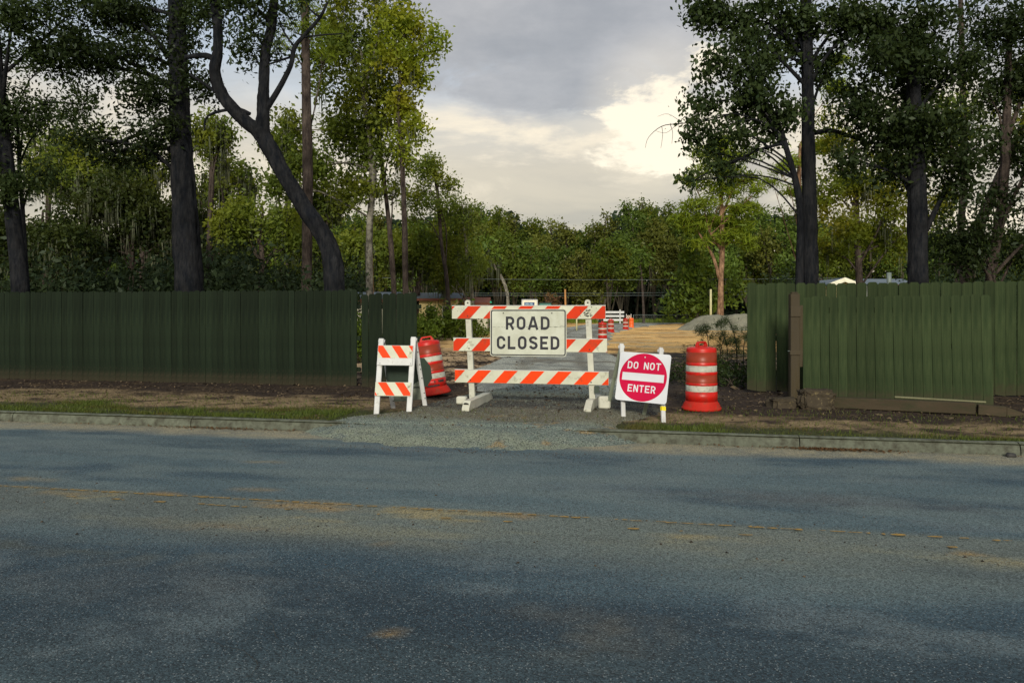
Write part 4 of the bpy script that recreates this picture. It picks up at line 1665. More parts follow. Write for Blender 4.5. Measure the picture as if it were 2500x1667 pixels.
# portable cabins
PT = thing('portable_toilet', 'white portable cabin with blue panel rising behind the barricade', 'portable toilet', (0, 0, 0))
p = DP(1216.5, 686, 43)
PT.location = (p.x, 43.5, 0)
MB().box((0, 0, 1.12), (.92, 1.0, 2.24), None, .04).build('cabin', M['loo_white'], PT)
MB().box((0, 0, 2.265), (.96, 1.02, .05), None, .02).build('roof', M['white_plastic'], PT)
for sx in (-.44, .44):
    MB().box((sx, -.515, 1.12), (.06, .05, 2.2), None, .01).build('corner_trim', M['white_plastic'], PT)
MB().box((0, -.51, 1.0), (.72, .02, 1.9)).build('door', M['loo_white'], PT)
bp = MB().box((-.02, -.525, 2.02), (.60, .02, .20)).build('blue_panel', M['blue'], PT)
lettering('lettering', 'COOLING', -.28, .18, 1.975, .10, .2, M['blue_text'], bp, -.537, .6, .25)
TT_ = thing('teal_cabin', 'teal portable cabin half hidden behind the white one', 'portable toilet', (0, 0, 0))
TT_.location = (p.x + 1.05, 46.5, 0)
MB().box((0, 0, 1.05), (.75, 1.0, 2.10), None, .05).build('cabin', M['teal'], TT_)
MB().box((0, 0, 2.13), (.80, 1.06, .06), None, .02).build('roof', M['back_metal'], TT_)

# sand heaps
def heap(name, label, x, y, rx, ry, h, seed):
    n = 90
    us_ = np.linspace(-1, 1, n)
    A, B = np.meshgrid(us_, us_)
    rr_ = np.sqrt(A ** 2 + B ** 2)
    ang = np.arctan2(B, A)
    rim = 1 + .18 * np.sin(ang * 3 + seed) * .5
    hh = np.clip(1 - rr_ / rim, -.12, 1)
    hh = np.where(hh > 0, np.clip(hh, 0, 1) * (1.42 - .42 * np.clip(hh, 0, 1)) - .14 * np.exp(-((1 - hh) / .22) ** 2), hh)
    hh = h * hh * (0.86 + .3 * fbm(A * 2.5 + seed, B * 2.5, seed, 4)) + (fbm(A * 8 + seed, B * 8, seed + 2, 3) - .5) * .10 * (hh > 0)
    V_ = np.stack([A.ravel() * rx, B.ravel() * ry, hh.ravel()], 1)
    V_[:, 2] += (fbm(V_[:, 0] * 3 + seed, V_[:, 1] * 3, seed, 5, .65) - .5) * .16 * (V_[:, 2] > 0)
    i = np.arange(n * n).reshape(n, n)
    F_ = np.stack([i[:-1, :-1], i[:-1, 1:], i[1:, 1:], i[1:, :-1]], -1).reshape(-1, 4)
    o_ = link(name, raw_mesh(name, V_, F_, True), M['sand_pile'])
    o_.location = (x, y, -.02)
    return tag(o_, label, 'sand pile', 'sand heaps at the back of the clearing')


p = DP(1640, 757, 66)
heap('sand_pile', 'wider pale sand heap, the left one of the two', p.x, 66, 3.6, 3.0, 1.60, 2)
p = DP(1705, 757, 64)
heap('sand_pile', 'taller pale sand heap half hidden by the right fence', p.x, 64.6, 2.6, 2.8, 1.66, 5)

# posts, wires, chain-link fence
def pole(name, label, x, ytop, ybase, Z, r_, mat, lean=0):
    a, b = DP(x, ybase, Z), DP(x + lean, ytop, Z)
    a.z = -.1
    o_ = MB().tube([a, b], [r_, r_ * .8], 8).build(name, mat)
    return tag(o_, label, 'post')


pole('marker_post', 'tall pale stake beside the sand heaps', 1632.5, 664, 0, 72, .12, M['stake'], 0)
pole('wood_pole', 'slim orange-brown pole behind the ROAD CLOSED barricade', 1300, 664, 0, 60, .09, M['pole'], -2)
pole('short_stake', 'short pale stake right of the orange-brown pole', 1324.5, 700, 0, 60, .07, M['stake'])
pole('wood_stake', 'tiny stake left of the orange-brown pole', 1289.5, 702, 0, 62, .05, M['stake'])
ut = thing('utility_pole', 'pale wooden pole with a small meter box beside the white-barked trunk', 'pole')
a = DP(856, 0, 34)
MB().tube([(a.x, 34, 0), (a.x - .06, 34, DP(0, 583, 34).z)], [.085, .07], 8).build('pole_shaft', M['pole'], ut)
MB().box((a.x - .16, 33.95, DP(0, 622, 34).z), (.16, .12, .42)).build('meter_box', M['white_plastic'], ut)
for k, (y0, y1, lab) in enumerate(((637, 641, 'highest thin overhead wire across the dark trees'), (672, 668, 'middle thin overhead wire across the dark trees'),
                                   (676, 675, 'lowest thin overhead wire across the dark trees'))):
    pts = []
    for i in range(25):
        t_ = i / 24
        x_ = 700 + 1250 * t_
        pts.append(DP(x_, y0 + (y1 - y0) * t_ + 6 * (1 - (2 * t_ - 1) ** 2) - 3, 95 + k))
    o_ = MB().tube(pts, .022, 5).build('overhead_wire', M['wire'])
    tag(o_, lab, 'wire', 'overhead wires')
CF = thing('chain_link_fence', 'low chain-link fence in front of the green strip at the back', 'fence', (0, 0, 0))
x0, x1_ = DP(1455, 0, 92).x, DP(2000, 0, 92).x
n = 9
for i in range(n):
    x_ = x0 + (x1_ - x0) * i / (n - 1)
    MB().tube([(x_, 92, -.05), (x_, 92, 1.24)], .035, 6).build('post', M['chain'], CF)
MB().tube([(x0, 92, 1.22), (x1_, 92, 1.22)], .022, 6).build('top_rail', M['chain'], CF)
m = MB()
k = 0
st_ = .22
xx = x0
while xx < x1_:
    for s_ in (1, -1):
        xa, xb = (xx, xx + 1.1) if s_ > 0 else (xx + 1.1, xx)
        m.beam((xa, 92 + .004 * s_, .02), (xb, 92 + .004 * s_, 1.18), .006, .006)
    xx += st_
net = m.build('mesh_wire', M['chain'], CF)
net['kind'] = 'stuff'

# ------------------------------------------------------------------ houses
def house(label, x, y, w, d, h, rh, rz, wall, roofm, gable=True, over=.4, win=()):
    r0 = thing('house', label, 'house', (x, y, 0), rz)
    m_ = MB()
    m_.box((0, 0, h / 2), (w, d, h))
    wl = m_.build('wall', wall, r0)
    # ridge along y, gable faces the camera, or ridge along x
    rf = MB()
    if gable:
        prof_ = [(-w / 2 - over, h - .12), (0, h + rh), (w / 2 + over, h - .12), (w / 2 + over, h + .02), (0, h + rh + .14), (-w / 2 - over, h + .02)]
        rf.prism([prof_[0], prof_[1], prof_[4], prof_[5]], -d / 2 - over, d / 2 + over)
        rf.prism([prof_[1], prof_[2], prof_[3], prof_[4]], -d / 2 - over, d / 2 + over)
        roof = rf.build('roof', roofm, r0)
        g_ = MB()
        g_.prism([(-w / 2, h + .001), (w / 2, h + .001), (0, h + rh - .08)], -d / 2 + .02, -d / 2 + .08)
        g_.build('gable', wall, r0)
        for s_ in (-1, 1):
            b_ = MB()
            b_.prism([(0, h + rh - .10), (s_ * (w / 2 + over), h - .22), (s_ * (w / 2 + over), h + .05), (0, h + rh + .17)], -d / 2 - over - .05, -d / 2 - over - .004)
            b_.build('barge_board', M['wall_white'], roof)
    else:
        R = Matrix.Rotation(math.pi / 2, 4, 'Z')
        rf.prism([(-d / 2 - over, h - .05), (0, h + rh), (0, h + rh + .10), (-d / 2 - over, h + .05)], -w / 2 - over, w / 2 + over, R)
        rf.prism([(0, h + rh), (d / 2 + over, h - .05), (d / 2 + over, h + .05), (0, h + rh + .10)], -w / 2 - over, w / 2 + over, R)
        roof = rf.build('roof', roofm, r0)
        g_ = MB()
        for xx_ in (-w / 2 + .02, w / 2 - .08):
            g_.prism([(-d / 2, h + .001), (d / 2, h + .001), (0, h + rh - .02)], xx_, xx_ + .06, R)
        g_.build('gable', wall, r0)
        MB().box((0, -d / 2 - over - .03, h - .04), (w + 2 * over, .05, .16)).build('fascia', M['roof_red'], roof)
    for wx, wz_, ww, wh in win:
        wn = MB().box((wx, -d / 2 - .02, wz_), (ww + .14, .06, wh + .14)).build('window', M['wall_white'], r0)
        MB().box((wx, -d / 2 - .055, wz_), (ww, .02, wh)).build('pane', M['glass'], wn)
    return r0


p = DP(1008, 0, 50)
house('yellow house with brown eaves behind the bushes left of the big barricade', p.x, 51, 2.5, 3.4, 2.42, .35, 0, M['wall_yellow'], M['roof_grey'], False, .35,
      [(-.45, 1.55, .5, .7), (.6, 1.55, .5, .7)])
h2 = house('small white house end with green lamp on its eaves', p.x + 3, 52, 1.5, 3.0, 2.15, .35, 0, M['wall_white'], M['roof_red'], False, .22, [])
h2.location.x = DP(1094, 0, 51).x
MB().box((1.02, -1.75, 2.22), (.14, .14, .14), None, .03).build('lamp', M['lamp_green'], h2)
house('house with small pale gable above the right fence', 764 * 46 / FD, 48.2, 1.5, 4, 3.30, .24, 0, M['wall_yellow'], M['roof_grey'], True, .22)
w2 = house('long low metal-roofed wing right of the small pale gable', 873 * 52 / FD, 53.8, 2.9, 3, 3.45, .42, 0, M['wall_white'], M['roof_grey'], False, .25)
p = DP(2042, 0, 47.6)
o_ = MB().tube([(p.x, 47.6, 2.9), (p.x, 47.6, 4.1)], .14, 10).build('roof_vent', M['chain'])
o_.parent = w2
o_.matrix_parent_inverse = Matrix.Translation(w2.location).inverted()
p = DP(850, 0, 38)
house('pale shed roof just showing over the short fence section', p.x, 38, 2.6, 3, 2.15, .33, 0, M['wall_white'], M['roof_grey'], False, .3)

# ------------------------------------------------------------------ trees
def smooth_path(pts, rads, sub=5):
    P = [Vector(p) for p in pts]
    out, ro = [], []
    n = len(P)
    for i in range(n - 1):
        p0, p1, p2, p3 = P[max(i - 1, 0)], P[i], P[i + 1], P[min(i + 2, n - 1)]
        for k in range(sub):
            t = k / sub
            out.append(0.5 * ((2 * p1) + (-p0 + p2) * t + (2 * p0 - 5 * p1 + 4 * p2 - p3) * t * t + (-p0 + 3 * p1 - 3 * p2 + p3) * t ** 3))
            ro.append(rads[i] + (rads[i + 1] - rads[i]) * t)
    out.append(P[-1])
    ro.append(rads[-1])
    return out, ro


def leaves_mesh(name, cen, nper, spread, size, aspect, rng, droop=0.0, flat=1.0):
    """cen: clump centres (n,3); rhombic leaves gaussian around them"""
    n = len(cen) * nper
    c = np.repeat(cen, nper, axis=0)
    off = rng.normal(0, 1, (n, 3)) * spread
    off[:, 2] *= flat
    p = c + off
    ax = rng.normal(0, 1, (n, 3))
    ax[:, 2] -= droop
    ax /= np.linalg.norm(ax, axis=1)[:, None]
    q = rng.normal(0, 1, (n, 3))
    sd = np.cross(ax, q)
    sd /= np.linalg.norm(sd, axis=1)[:, None] + 1e-9
    s = size * (0.45 + 1.1 * rng.random(n) ** 1.3)[:, None]
    a, b = ax * s, sd * s * aspect
    V_ = np.stack([p - a, p - a * .1 + b, p + a, p - a * .1 - b], 1).reshape(-1, 3)
    F_ = np.arange(n * 4).reshape(-1, 4)
    clump_t = np.repeat(rng.random(len(cen)), nper)
    tone = np.clip(clump_t * .6 + rng.random(n) * .4, 0, 1)
    return V_, F_, tone


def bough_points(rng, n, c, r):
    """clump centres massed on a handful of boughs, with gaps between"""
    m = 7
    sub = ell_points(rng, m, c, np.array(r) * .95, .45)
    w = rng.random(m) + .35
    i = rng.choice(m, n, p=w / w.sum())
    return sub[i] + rng.normal(0, .18, (n, 3)) * np.array(r)[None] * np.array([1.05, 1.05, .8])


def ell_points(rng, n, c, r, shell=.55):
    d = rng.normal(0, 1, (n, 3))
    d /= np.linalg.norm(d, axis=1)[:, None]
    rad = (shell + (1 - shell) * rng.random(n)) * np.where(rng.random(n) < .25, rng.random(n), 1)
    return np.array(c)[None] + d * rad[:, None] * np.array(r)[None]


TRI = [0]


def make_tree(label, Z, trunks, blobs, bark_m, leaf_m, size, kind='tree', cat='tree', aspect=.42, tau=2.0, group=None, droop=.3, clump=.30, nper=None,
              needles=False, moss=0, limb=.05, seed=0, depth=.9, seg=10, twigs=6, flat=1.0, base=None, zspread=1.0, bare=None):
    """trunks: list of (points [(px, py, dz)], radii px) in the wide view; blobs: (px, py, rx, ry[, dz])"""
    rng = np.random.default_rng(1000 + seed)
    rr_ = random.Random(seed)
    k = Z / FD
    paths = []
    for pts, rads in trunks:
        P = [DP(p[0], p[1], Z + (p[2] if len(p) > 2 else 0)) for p in pts]
        R_ = [q * k for q in rads]
        paths.append((P, R_))
    b0 = paths[0][0][0]
    if base is not None or b0.z > .1:
        # carry the first trunk down to the ground
        P, R_ = paths[0]
        d = (P[0] - P[1]).normalized()
        t = P[0].z / max(.2, -d.z) if d.z < -.05 else P[0].z
        g_ = P[0] + Vector((d.x, d.y, 0)) * t * .5
        P.insert(0, Vector((g_.x, g_.y, -.15)))
        R_.insert(0, R_[0] * 1.22)
    org = Vector((paths[0][0][0].x, paths[0][0][0].y, 0))
    root = thing(kind, label, cat, org, 0, group)
    tm = MB()
    nodes = []
    for pi, (P, R_) in enumerate(paths):
        sp, sr = smooth_path(P, R_, 9 if seg > 12 else 4)
        tm.tube([p - org for p in sp], sr, seg * 2 if seg > 12 else seg, True, True, .16 if seg > 12 else .10, seed + pi)
        nodes += [(p, r_) for p, r_ in zip(sp, sr)]
    cens = []
    for bi, b in enumerate(blobs):
        px, py, rx, ry = b[:4]
        dz_ = b[4] if len(b) > 4 else rr_.uniform(-1, 1) * rx * k * .6
        c = DP(px, py, Z + dz_)
        r3 = (rx * k, max(rx, ry) * k * depth * zspread, ry * k)
        area = math.pi * r3[0] * r3[2]
        la = size * size * aspect * 2 * .5
        if needles:
            la = size * size * aspect * 2 * .6
        nl = tau * area / la
        np_ = nper or 26
        nc = max(6, int(nl / np_))
        cc = bough_points(rng, nc, c, r3) if Z < 60 else ell_points(rng, nc, c, r3)
        cens.append(cc)
        if limb > 0:
            cand = [q for q in nodes if q[0].z < c.z + .2 * r3[2]] or nodes
            cand = sorted(cand, key=lambda q: (q[0] - c).length + .4 * abs(q[0].z - (c.z - 1.0 * (q[0] - c).xy.length)))
            st_ = cand[rr_.randrange(min(7, len(cand)))]
            r0 = min(st_[1] * .7, limb * (0.6 + rx * k * .5))
            mid = (st_[0] + c) / 2 + Vector((rr_.uniform(-.1, .1), rr_.uniform(-.1, .1), rr_.uniform(.02, .2))) * (c - st_[0]).length
            sp, sr = smooth_path([st_[0], mid, c], [r0, r0 * .7, r0 * .35], 4)
            tm.tube([p - org for p in sp], sr, max(5, seg - 4), False, True, .1, seed + bi)
            for t_ in range(min(twigs, nc)):
                e_ = Vector(cc[rr_.randrange(nc)])
                s_ = sp[rr_.randrange(len(sp) // 2, len(sp))]
                md = (s_ + e_) / 2 + Vector((rr_.uniform(-.1, .1), 0, rr_.uniform(0, .12))) * (e_ - s_).length
                tm.tube([s_ - org, md - org, e_ - org], [r0 * .30, r0 * .2, r0 * .08], 4, False, True)
    if bare:
        for pts, rads in bare:
            P = [DP(p[0], p[1], Z + (p[2] if len(p) > 2 else 0)) for p in pts]
            sp, sr = smooth_path(P, [q * k for q in rads], 4)
            tm.tube([p - org for p in sp], sr, 6, False, True, .1, seed)
    tr = tm.build('trunk', bark_m, root)
    TRI[0] += len(tm.f) * 2
    if cens:
        cen_ = np.concatenate(cens) - np.array(org)[None]
        np_ = nper or 26
        V_, F_, tn = leaves_mesh('crown', cen_, np_, clump, size, aspect, rng, droop, flat)
        link('crown', raw_mesh('crown', V_, F_, False, None, tn), leaf_m, root)
        TRI[0] += len(F_) * 2
        if moss:
            nm = moss
            cc = cen_[rng.integers(0, len(cen_), nm)]
            cc = cc[cc[:, 2] > 2.0]
            nm = len(cc)
            if nm:
                reps = 10
                c2 = np.repeat(cc, reps, 0) + rng.normal(0, .12, (nm * reps, 3)) * np.array((1, 1, .5))
                ln = (.25 + .9 * rng.random(nm * reps)) * (Z / 28)
                w_ = .02 * Z / 24
                a_ = rng.random(nm * reps) * 6.28
                dxy = np.stack([np.cos(a_) * w_, np.sin(a_) * w_, 0 * a_], 1)
                V2 = np.stack([c2 - dxy, c2 + dxy, c2 + np.stack([rng.normal(0, .05, nm * reps), 0 * a_, -ln], 1)], 1).reshape(-1, 3)
                link('hanging_moss', raw_mesh('hanging_moss', V2, np.arange(len(V2)).reshape(-1, 3), False, None, rng.random(nm * reps)), M['moss'], root)['kind'] = 'stuff'
                TRI[0] += nm * reps
    return root


# ---- left of the entrance, near the fence
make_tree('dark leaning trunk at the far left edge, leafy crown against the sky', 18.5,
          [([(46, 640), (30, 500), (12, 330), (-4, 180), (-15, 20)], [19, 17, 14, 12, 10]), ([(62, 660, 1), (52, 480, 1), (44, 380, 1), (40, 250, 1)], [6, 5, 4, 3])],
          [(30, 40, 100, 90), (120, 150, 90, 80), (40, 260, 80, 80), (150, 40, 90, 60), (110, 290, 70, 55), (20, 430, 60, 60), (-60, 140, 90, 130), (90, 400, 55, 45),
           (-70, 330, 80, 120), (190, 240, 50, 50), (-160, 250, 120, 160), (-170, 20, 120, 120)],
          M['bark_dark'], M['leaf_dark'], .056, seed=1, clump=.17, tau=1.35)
make_tree('thick straight black trunk behind the long left fence', 18,
          [([(434, 650), (424, 480), (416, 330), (410, 160), (404, -40)], [31, 27, 23, 20, 17])],
          [(320, 50, 120, 70), (240, 150, 90, 60), (425, 120, 60, 70), (330, 230, 100, 55), (440, 30, 70, 55), (220, 320, 90, 50), (380, 310, 70, 50), (300, 130, 80, 50),
           (250, 20, 90, 60), (330, 350, 80, 40), (180, 90, 70, 50), (455, 200, 40, 50)],
          M['bark_dark'], M['leaf_dark'], .056, seed=2, clump=.17, tau=1.45, seg=16,
          bare=[([(432, 250), (360, 290), (290, 320), (230, 340)], [7, 5, 4, 2]), ([(425, 370), (370, 335), (300, 340), (210, 375)], [6, 5, 3, 2])])
make_tree('black forked trunk curving up from behind the short fence section', 16.8,
          [([(768, 655), (762, 590), (742, 540), (700, 478), (655, 405), (622, 345), (596, 300)], [25, 23, 21, 19, 18, 19, 19]),
           ([(600, 305), (560, 275), (515, 225), (494, 170), (500, 120), (500, 60), (488, -30)], [17, 15, 14, 13, 11, 11, 10]),
           ([(604, 320), (604, 260), (606, 200), (610, 120), (624, 60), (632, -30)], [18, 14, 12, 11, 10, 9])],
          [(580, 70, 50, 55), (560, 10, 60, 40), (655, 20, 40, 30), (470, 20, 60, 40), (690, -20, 60, 40), (585, 130, 25, 25), (520, -10, 60, 40), (640, 110, 16, 30)],
          M['bark_dark'], M['leaf_dark'], .056, seed=3, clump=.18, tau=1.5, seg=16,
          bare=[([(500, 145), (480, 130), (455, 128), (425, 132)], [8, 7, 6, 5]), ([(612, 250), (640, 205), (668, 150), (676, 110), (700, 80), (735, 40), (752, 5)], [8, 7, 6, 6, 5, 4, 3]),
                ([(676, 108), (650, 70), (640, 40)], [3, 2, 1.5]), ([(735, 40), (715, 25), (700, 0)], [3, 2, 1]), ([(672, 130), (640, 140), (612, 150)], [3, 2.5, 2]),
                ([(540, 262), (500, 215), (450, 180), (435, 170)], [5, 4, 3, 2]), ([(700, 85), (745, 80), (790, 78)], [2.5, 2, 1]), ([(575, 262), (540, 250), (478, 266), (470, 300)], [4, 4, 3, 2])])
make_tree('tall brown pine trunk behind the black forked tree', 25,
          [([(704, 660), (706, 520), (707, 400), (704, 260), (702, 130), (700, -40)], [12, 12, 12, 11, 10, 9])],
          [(675, 75, 35, 25), (725, 60, 40, 25), (650, 100, 25, 18), (740, 120, 25, 20), (690, 20, 60, 30)],
          M['bark_mid'], M['needle'], .16, needles=True, aspect=.09, tau=.9, clump=.14, seed=4, limb=.04)
make_tree('white-barked trunk with a tall sunlit crown', 30,
          [([(849, 668), (848, 590), (850, 500), (858, 400), (850, 330), (838, 240), (830, 120)], [8, 8, 7, 7, 5, 4, 3]),
           ([(852, 420, 0), (848, 360, 0), (820, 320, 0)], [5, 4, 3])],
          [(800, 70, 80, 70), (770, 170, 70, 80), (835, 220, 80, 80), (775, 300, 85, 75), (870, 100, 60, 80), (880, 30, 60, 50), (840, 330, 60, 60), (730, 380, 60, 60), (850, 430, 50, 40),
           (650, 300, 50, 50), (680, 400, 45, 50), (790, 420, 50, 45), (760, 20, 60, 50), (650, 430, 40, 40)],
          M['bark_pale'], M['leaf_mid'], .085, aspect=.55, seed=5, clump=.26, tau=1.7, moss=26)
make_tree('slim leaning dark trunk right of the white-barked tree', 31,
          [([(905, 668), (898, 560), (890, 480), (880, 400), (872, 330), (868, 240)], [6, 6, 5, 5, 4, 3])],
          [(870, 280, 45, 60), (880, 190, 50, 60), (900, 340, 40, 40), (890, 430, 30, 30)],
          M['bark_mid'], M['leaf_mid'], .085, aspect=.55, seed=6, clump=.30, tau=1.3, moss=10)
make_tree('slim upright trunk carrying the yellow-green crown against the clouds', 29,
          [([(931, 668), (930, 560), (927, 450), (921, 320), (915, 240), (930, 150)], [7, 7, 6, 6, 4, 3])],
          [(935, 60, 40, 50), (965, 110, 40, 45), (920, 140, 60, 60), (990, 90, 25, 35), (960, 190, 35, 40), (925, 250, 55, 50), (960, 275, 22, 30), (930, 340, 35, 35),
           (945, 300, 40, 25), (1005, 110, 14, 12), (900, 60, 50, 60)],
          M['bark_mid'], M['leaf_lit'], .08, aspect=.55, seed=7, clump=.24, tau=1.7, moss=8, twigs=9)
make_tree('small dark tree on a thin leaning trunk left of the sky gap', 46,
          [([(1034, 766), (1026, 640), (1014, 560), (1008, 470), (1000, 400)], [6, 5, 4, 4, 3])],
          [(1000, 400, 42, 38), (1025, 430, 32, 30), (975, 440, 35, 40), (1010, 475, 40, 22), (995, 370, 22, 18), (965, 390, 25, 25), (950, 480, 30, 35)],
          M['bark_mid'], M['leaf_mid'], .085, aspect=.55, seed=8, clump=.26, tau=1.5, twigs=9)
make_tree('pale thin trunk just above the left post of the big barricade', 49,
          [([(1090, 766), (1082, 650), (1074, 590), (1066, 520), (1062, 470)], [5, 4.5, 4, 3, 2])],
          [(1065, 520, 40, 45), (1040, 580, 45, 50), (1080, 610, 35, 40), (1050, 480, 35, 30), (1015, 640, 40, 35), (985, 590, 40, 50)],
          M['bark_pale'], M['leaf_mid'], .095, seed=9, clump=.32, tau=1.5, moss=16)
# mossy trees behind the left group
for i, (px, py, Z, rad, lab, mt, ms) in enumerate((
        (95, 560, 30, 130, 'dark mossy oak behind the far left trunk', 'leaf_shade', 60),
        (300, 520, 32, 150, 'broad dark oak hung with moss left of the thick black trunk', 'leaf_shade', 80),
        (480, 330, 36, 80, 'tall leafy tree between the thick black trunk and the fork', 'leaf_mid', 30),
        (600, 540, 33, 105, 'rounded bushy green tree left of the curving trunk', 'leaf_mid', 12),
        (200, 380, 40, 115, 'tall airy tree filling the left background', 'leaf_mid', 60),
        (700, 600, 40, 80, 'bushy tree low behind the pine trunk', 'leaf_mid', 12),
        (830, 580, 46, 85, 'green tree low behind the white-barked trunk', 'leaf_mid', 20),
        (960, 580, 50, 75, 'olive tree behind the slim trunks left of the clearing', 'leaf_mid', 40),
        (500, 620, 38, 80, 'dark bushy tree low between fence and forked trunk', 'leaf_shade', 20),
        (-120, 480, 30, 160, 'dark tree at the very left edge of the wood', 'leaf_shade', 20),
        (430, 560, 44, 110, 'shaded tree directly behind the thick black trunk', 'leaf_shade', 40),
        (1060, 610, 60, 55, 'shaded tree behind the pale thin trunk', 'leaf_mid', 20),
        (110, 400, 42, 100, 'tall leafy tree rising behind the mossy oak at the far left', 'leaf_mid', 40),
        (330, 400, 38, 80, 'leafy tree touching the left side of the thick black trunk', 'leaf_mid', 40),
        (520, 420, 48, 85, 'mossy tree seen through the fork of the black tree', 'leaf_mid', 60),
        (660, 330, 44, 70, 'leafy tree filling the space right of the fork', 'leaf_mid', 10),
        (740, 470, 48, 70, 'leafy tree behind the upper part of the curving trunk', 'leaf_mid', 20))):
    rr = random.Random(40 + i)
    bl = []
    for k in range(13):
        a_ = rr.random() * 6.28
        q = rad * rr.uniform(.15, .85)
        bl.append((px + q * math.cos(a_) * 1.05, py + q * math.sin(a_) * .85, rad * rr.uniform(.30, .48), rad * rr.uniform(.26, .40)))
    make_tree(lab, Z, [([(px + rr.uniform(-10, 10), 700), (px + rr.uniform(-8, 8), py + rad * .6), (px, py), (px + 4, py - rad * .6)], [7, 6, 5, 2])], bl,
              M['bark_mid'], M[mt], .0028 * Z, seed=60 + i, clump=.0085 * Z, tau=1.0 if py < 430 else 1.9, moss=ms * 2, twigs=4, depth=.9, aspect=.5)

# ---- right of the entrance
make_tree('straight tall black trunk just inside the left end of the right fence', 16.3,
          [([(1862, 640), (1860, 500), (1857, 350), (1855, 180), (1850, -40)], [17, 16, 15, 13, 12])],
          [(1760, 50, 90, 70), (1850, 60, 80, 80), (1930, 50, 80, 70), (1900, 150, 60, 50), (1680, 40, 80, 60), (1800, 130, 60, 60), (1620, 40, 45, 40), (1990, 60, 60, 60)],
          M['bark_dark'], M['leaf_dark'], .052, aspect=.6, seed=11, clump=.16, tau=1.6, seg=14,
          bare=[([(1872, 305), (1910, 300), (1950, 312), (2000, 330)], [6, 5, 4, 3])])
make_tree('thin curved dark trunk whose leafy boughs hang over the sky gap', 15.6,
          [([(1836, 650), (1838, 560), (1838, 480), (1826, 410), (1806, 340), (1795, 300)], [9, 8, 8, 7, 6, 5])],
          [(1650, 170, 65, 50), (1700, 230, 80, 60), (1620, 235, 45, 40), (1640, 300, 55, 40), (1590, 285, 28, 22), (1720, 150, 70, 70), (1770, 230, 70, 70), (1620, 345, 35, 25),
           (1760, 300, 55, 35), (1690, 330, 35, 16), (1600, 320, 30, 30), (1820, 260, 40, 50), (1640, 385, 40, 14), (1590, 415, 24, 9), (1680, 400, 25, 10), (1740, 340, 35, 18)],
          M['bark_dark'], M['leaf_dark'], .050, aspect=.62, seed=12, clump=.13, tau=1.55, droop=1.2, twigs=10, limb=.03,
          bare=[([(1795, 330), (1740, 345), (1690, 370), (1640, 390), (1600, 410)], [4, 3, 3, 2, 1.2]), ([(1680, 262), (1620, 278), (1560, 284), (1520, 290), (1490, 315), (1482, 340)], [2.2, 1.6, 1.1, .8, .5, .3]), ([(1570, 284), (1535, 262), (1510, 268)], [.6, .4, .2]), ([(1555, 285), (1530, 305), (1505, 300)], [.5, .4, .2]),
                ([(1540, 287), (1545, 305), (1543, 330)], [.7, .5, .3]), ([(1520, 290), (1522, 310), (1518, 340)], [.6, .5, .3])])
make_tree('second thick black trunk, with a dense dark crown, behind the right fence', 15.5,
          [([(2108, 640), (2107, 520), (2105, 400), (2100, 250), (2090, 60)], [22, 21, 20, 16, 10]), ([(2110, 560, .3), (2150, 480, .3), (2180, 420, .3)], [8, 6, 4])],
          [(2050, 120, 100, 80), (2110, 200, 110, 80), (2000, 260, 85, 60), (2080, 300, 110, 70), (2180, 280, 90, 80), (2010, 340, 80, 45), (2130, 60, 110, 70), (2190, 400, 70, 60),
           (2070, 400, 70, 45), (1960, 200, 40, 50), (2200, 160, 70, 60), (2010, 60, 70, 60), (1970, 370, 60, 30), (2240, 340, 50, 50)],
          M['bark_dark'], M['leaf_dark'], .055, aspect=.5, seed=13, clump=.17, tau=1.8, seg=14, droop=.6)
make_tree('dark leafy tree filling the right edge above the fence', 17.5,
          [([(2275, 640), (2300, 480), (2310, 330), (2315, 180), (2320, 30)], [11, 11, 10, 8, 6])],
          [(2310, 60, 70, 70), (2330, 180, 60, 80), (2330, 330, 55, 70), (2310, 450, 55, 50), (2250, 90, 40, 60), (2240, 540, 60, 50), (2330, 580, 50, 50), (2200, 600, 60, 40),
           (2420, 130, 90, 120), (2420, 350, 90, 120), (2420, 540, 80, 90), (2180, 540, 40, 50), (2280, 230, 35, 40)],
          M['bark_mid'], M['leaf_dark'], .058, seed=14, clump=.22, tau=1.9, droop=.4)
make_tree('slim brown pine trunk between the thick black trunk and the right edge', 23,
          [([(2200, 640), (2207, 520), (2214, 400), (2213, 250), (2209, 100), (2205, -30)], [8, 8, 8, 7, 6, 5])],
          [(2190, 300, 60, 50), (2150, 240, 50, 40), (2240, 250, 40, 40), (2170, 350, 60, 40)],
          M['bark_mid'], M['leaf_mid'], .10, seed=15, clump=.25, tau=1.1)
make_tree('pale leaning trunk crossing low at the right edge of the wood', 21,
          [([(2212, 650), (2232, 560), (2270, 470), (2300, 400), (2345, 300), (2380, 200)], [14, 13, 12, 11, 9, 7])],
          [(2370, 200, 60, 60), (2350, 280, 40, 40)], M['bark_mid'], M['leaf_mid'], .1, seed=16, clump=.25, tau=1.2)
make_tree('tall sunlit yellow-green tree behind the straight black trunk', 34,
          [([(1975, 660), (1970, 560), (1965, 440), (1960, 320)], [8, 7, 6, 4])],
          [(1920, 320, 50, 50), (1960, 420, 80, 70), (1900, 430, 40, 60), (2030, 470, 60, 60), (1930, 520, 60, 60), (2010, 545, 60, 50), (1905, 570, 40, 40), (2050, 380, 50, 60),
           (1900, 270, 25, 25), (2060, 560, 40, 45), (2160, 480, 40, 60)],
          M['bark_mid'], M['leaf_lit'], .085, aspect=.5, seed=17, clump=.28, tau=1.6, moss=20)
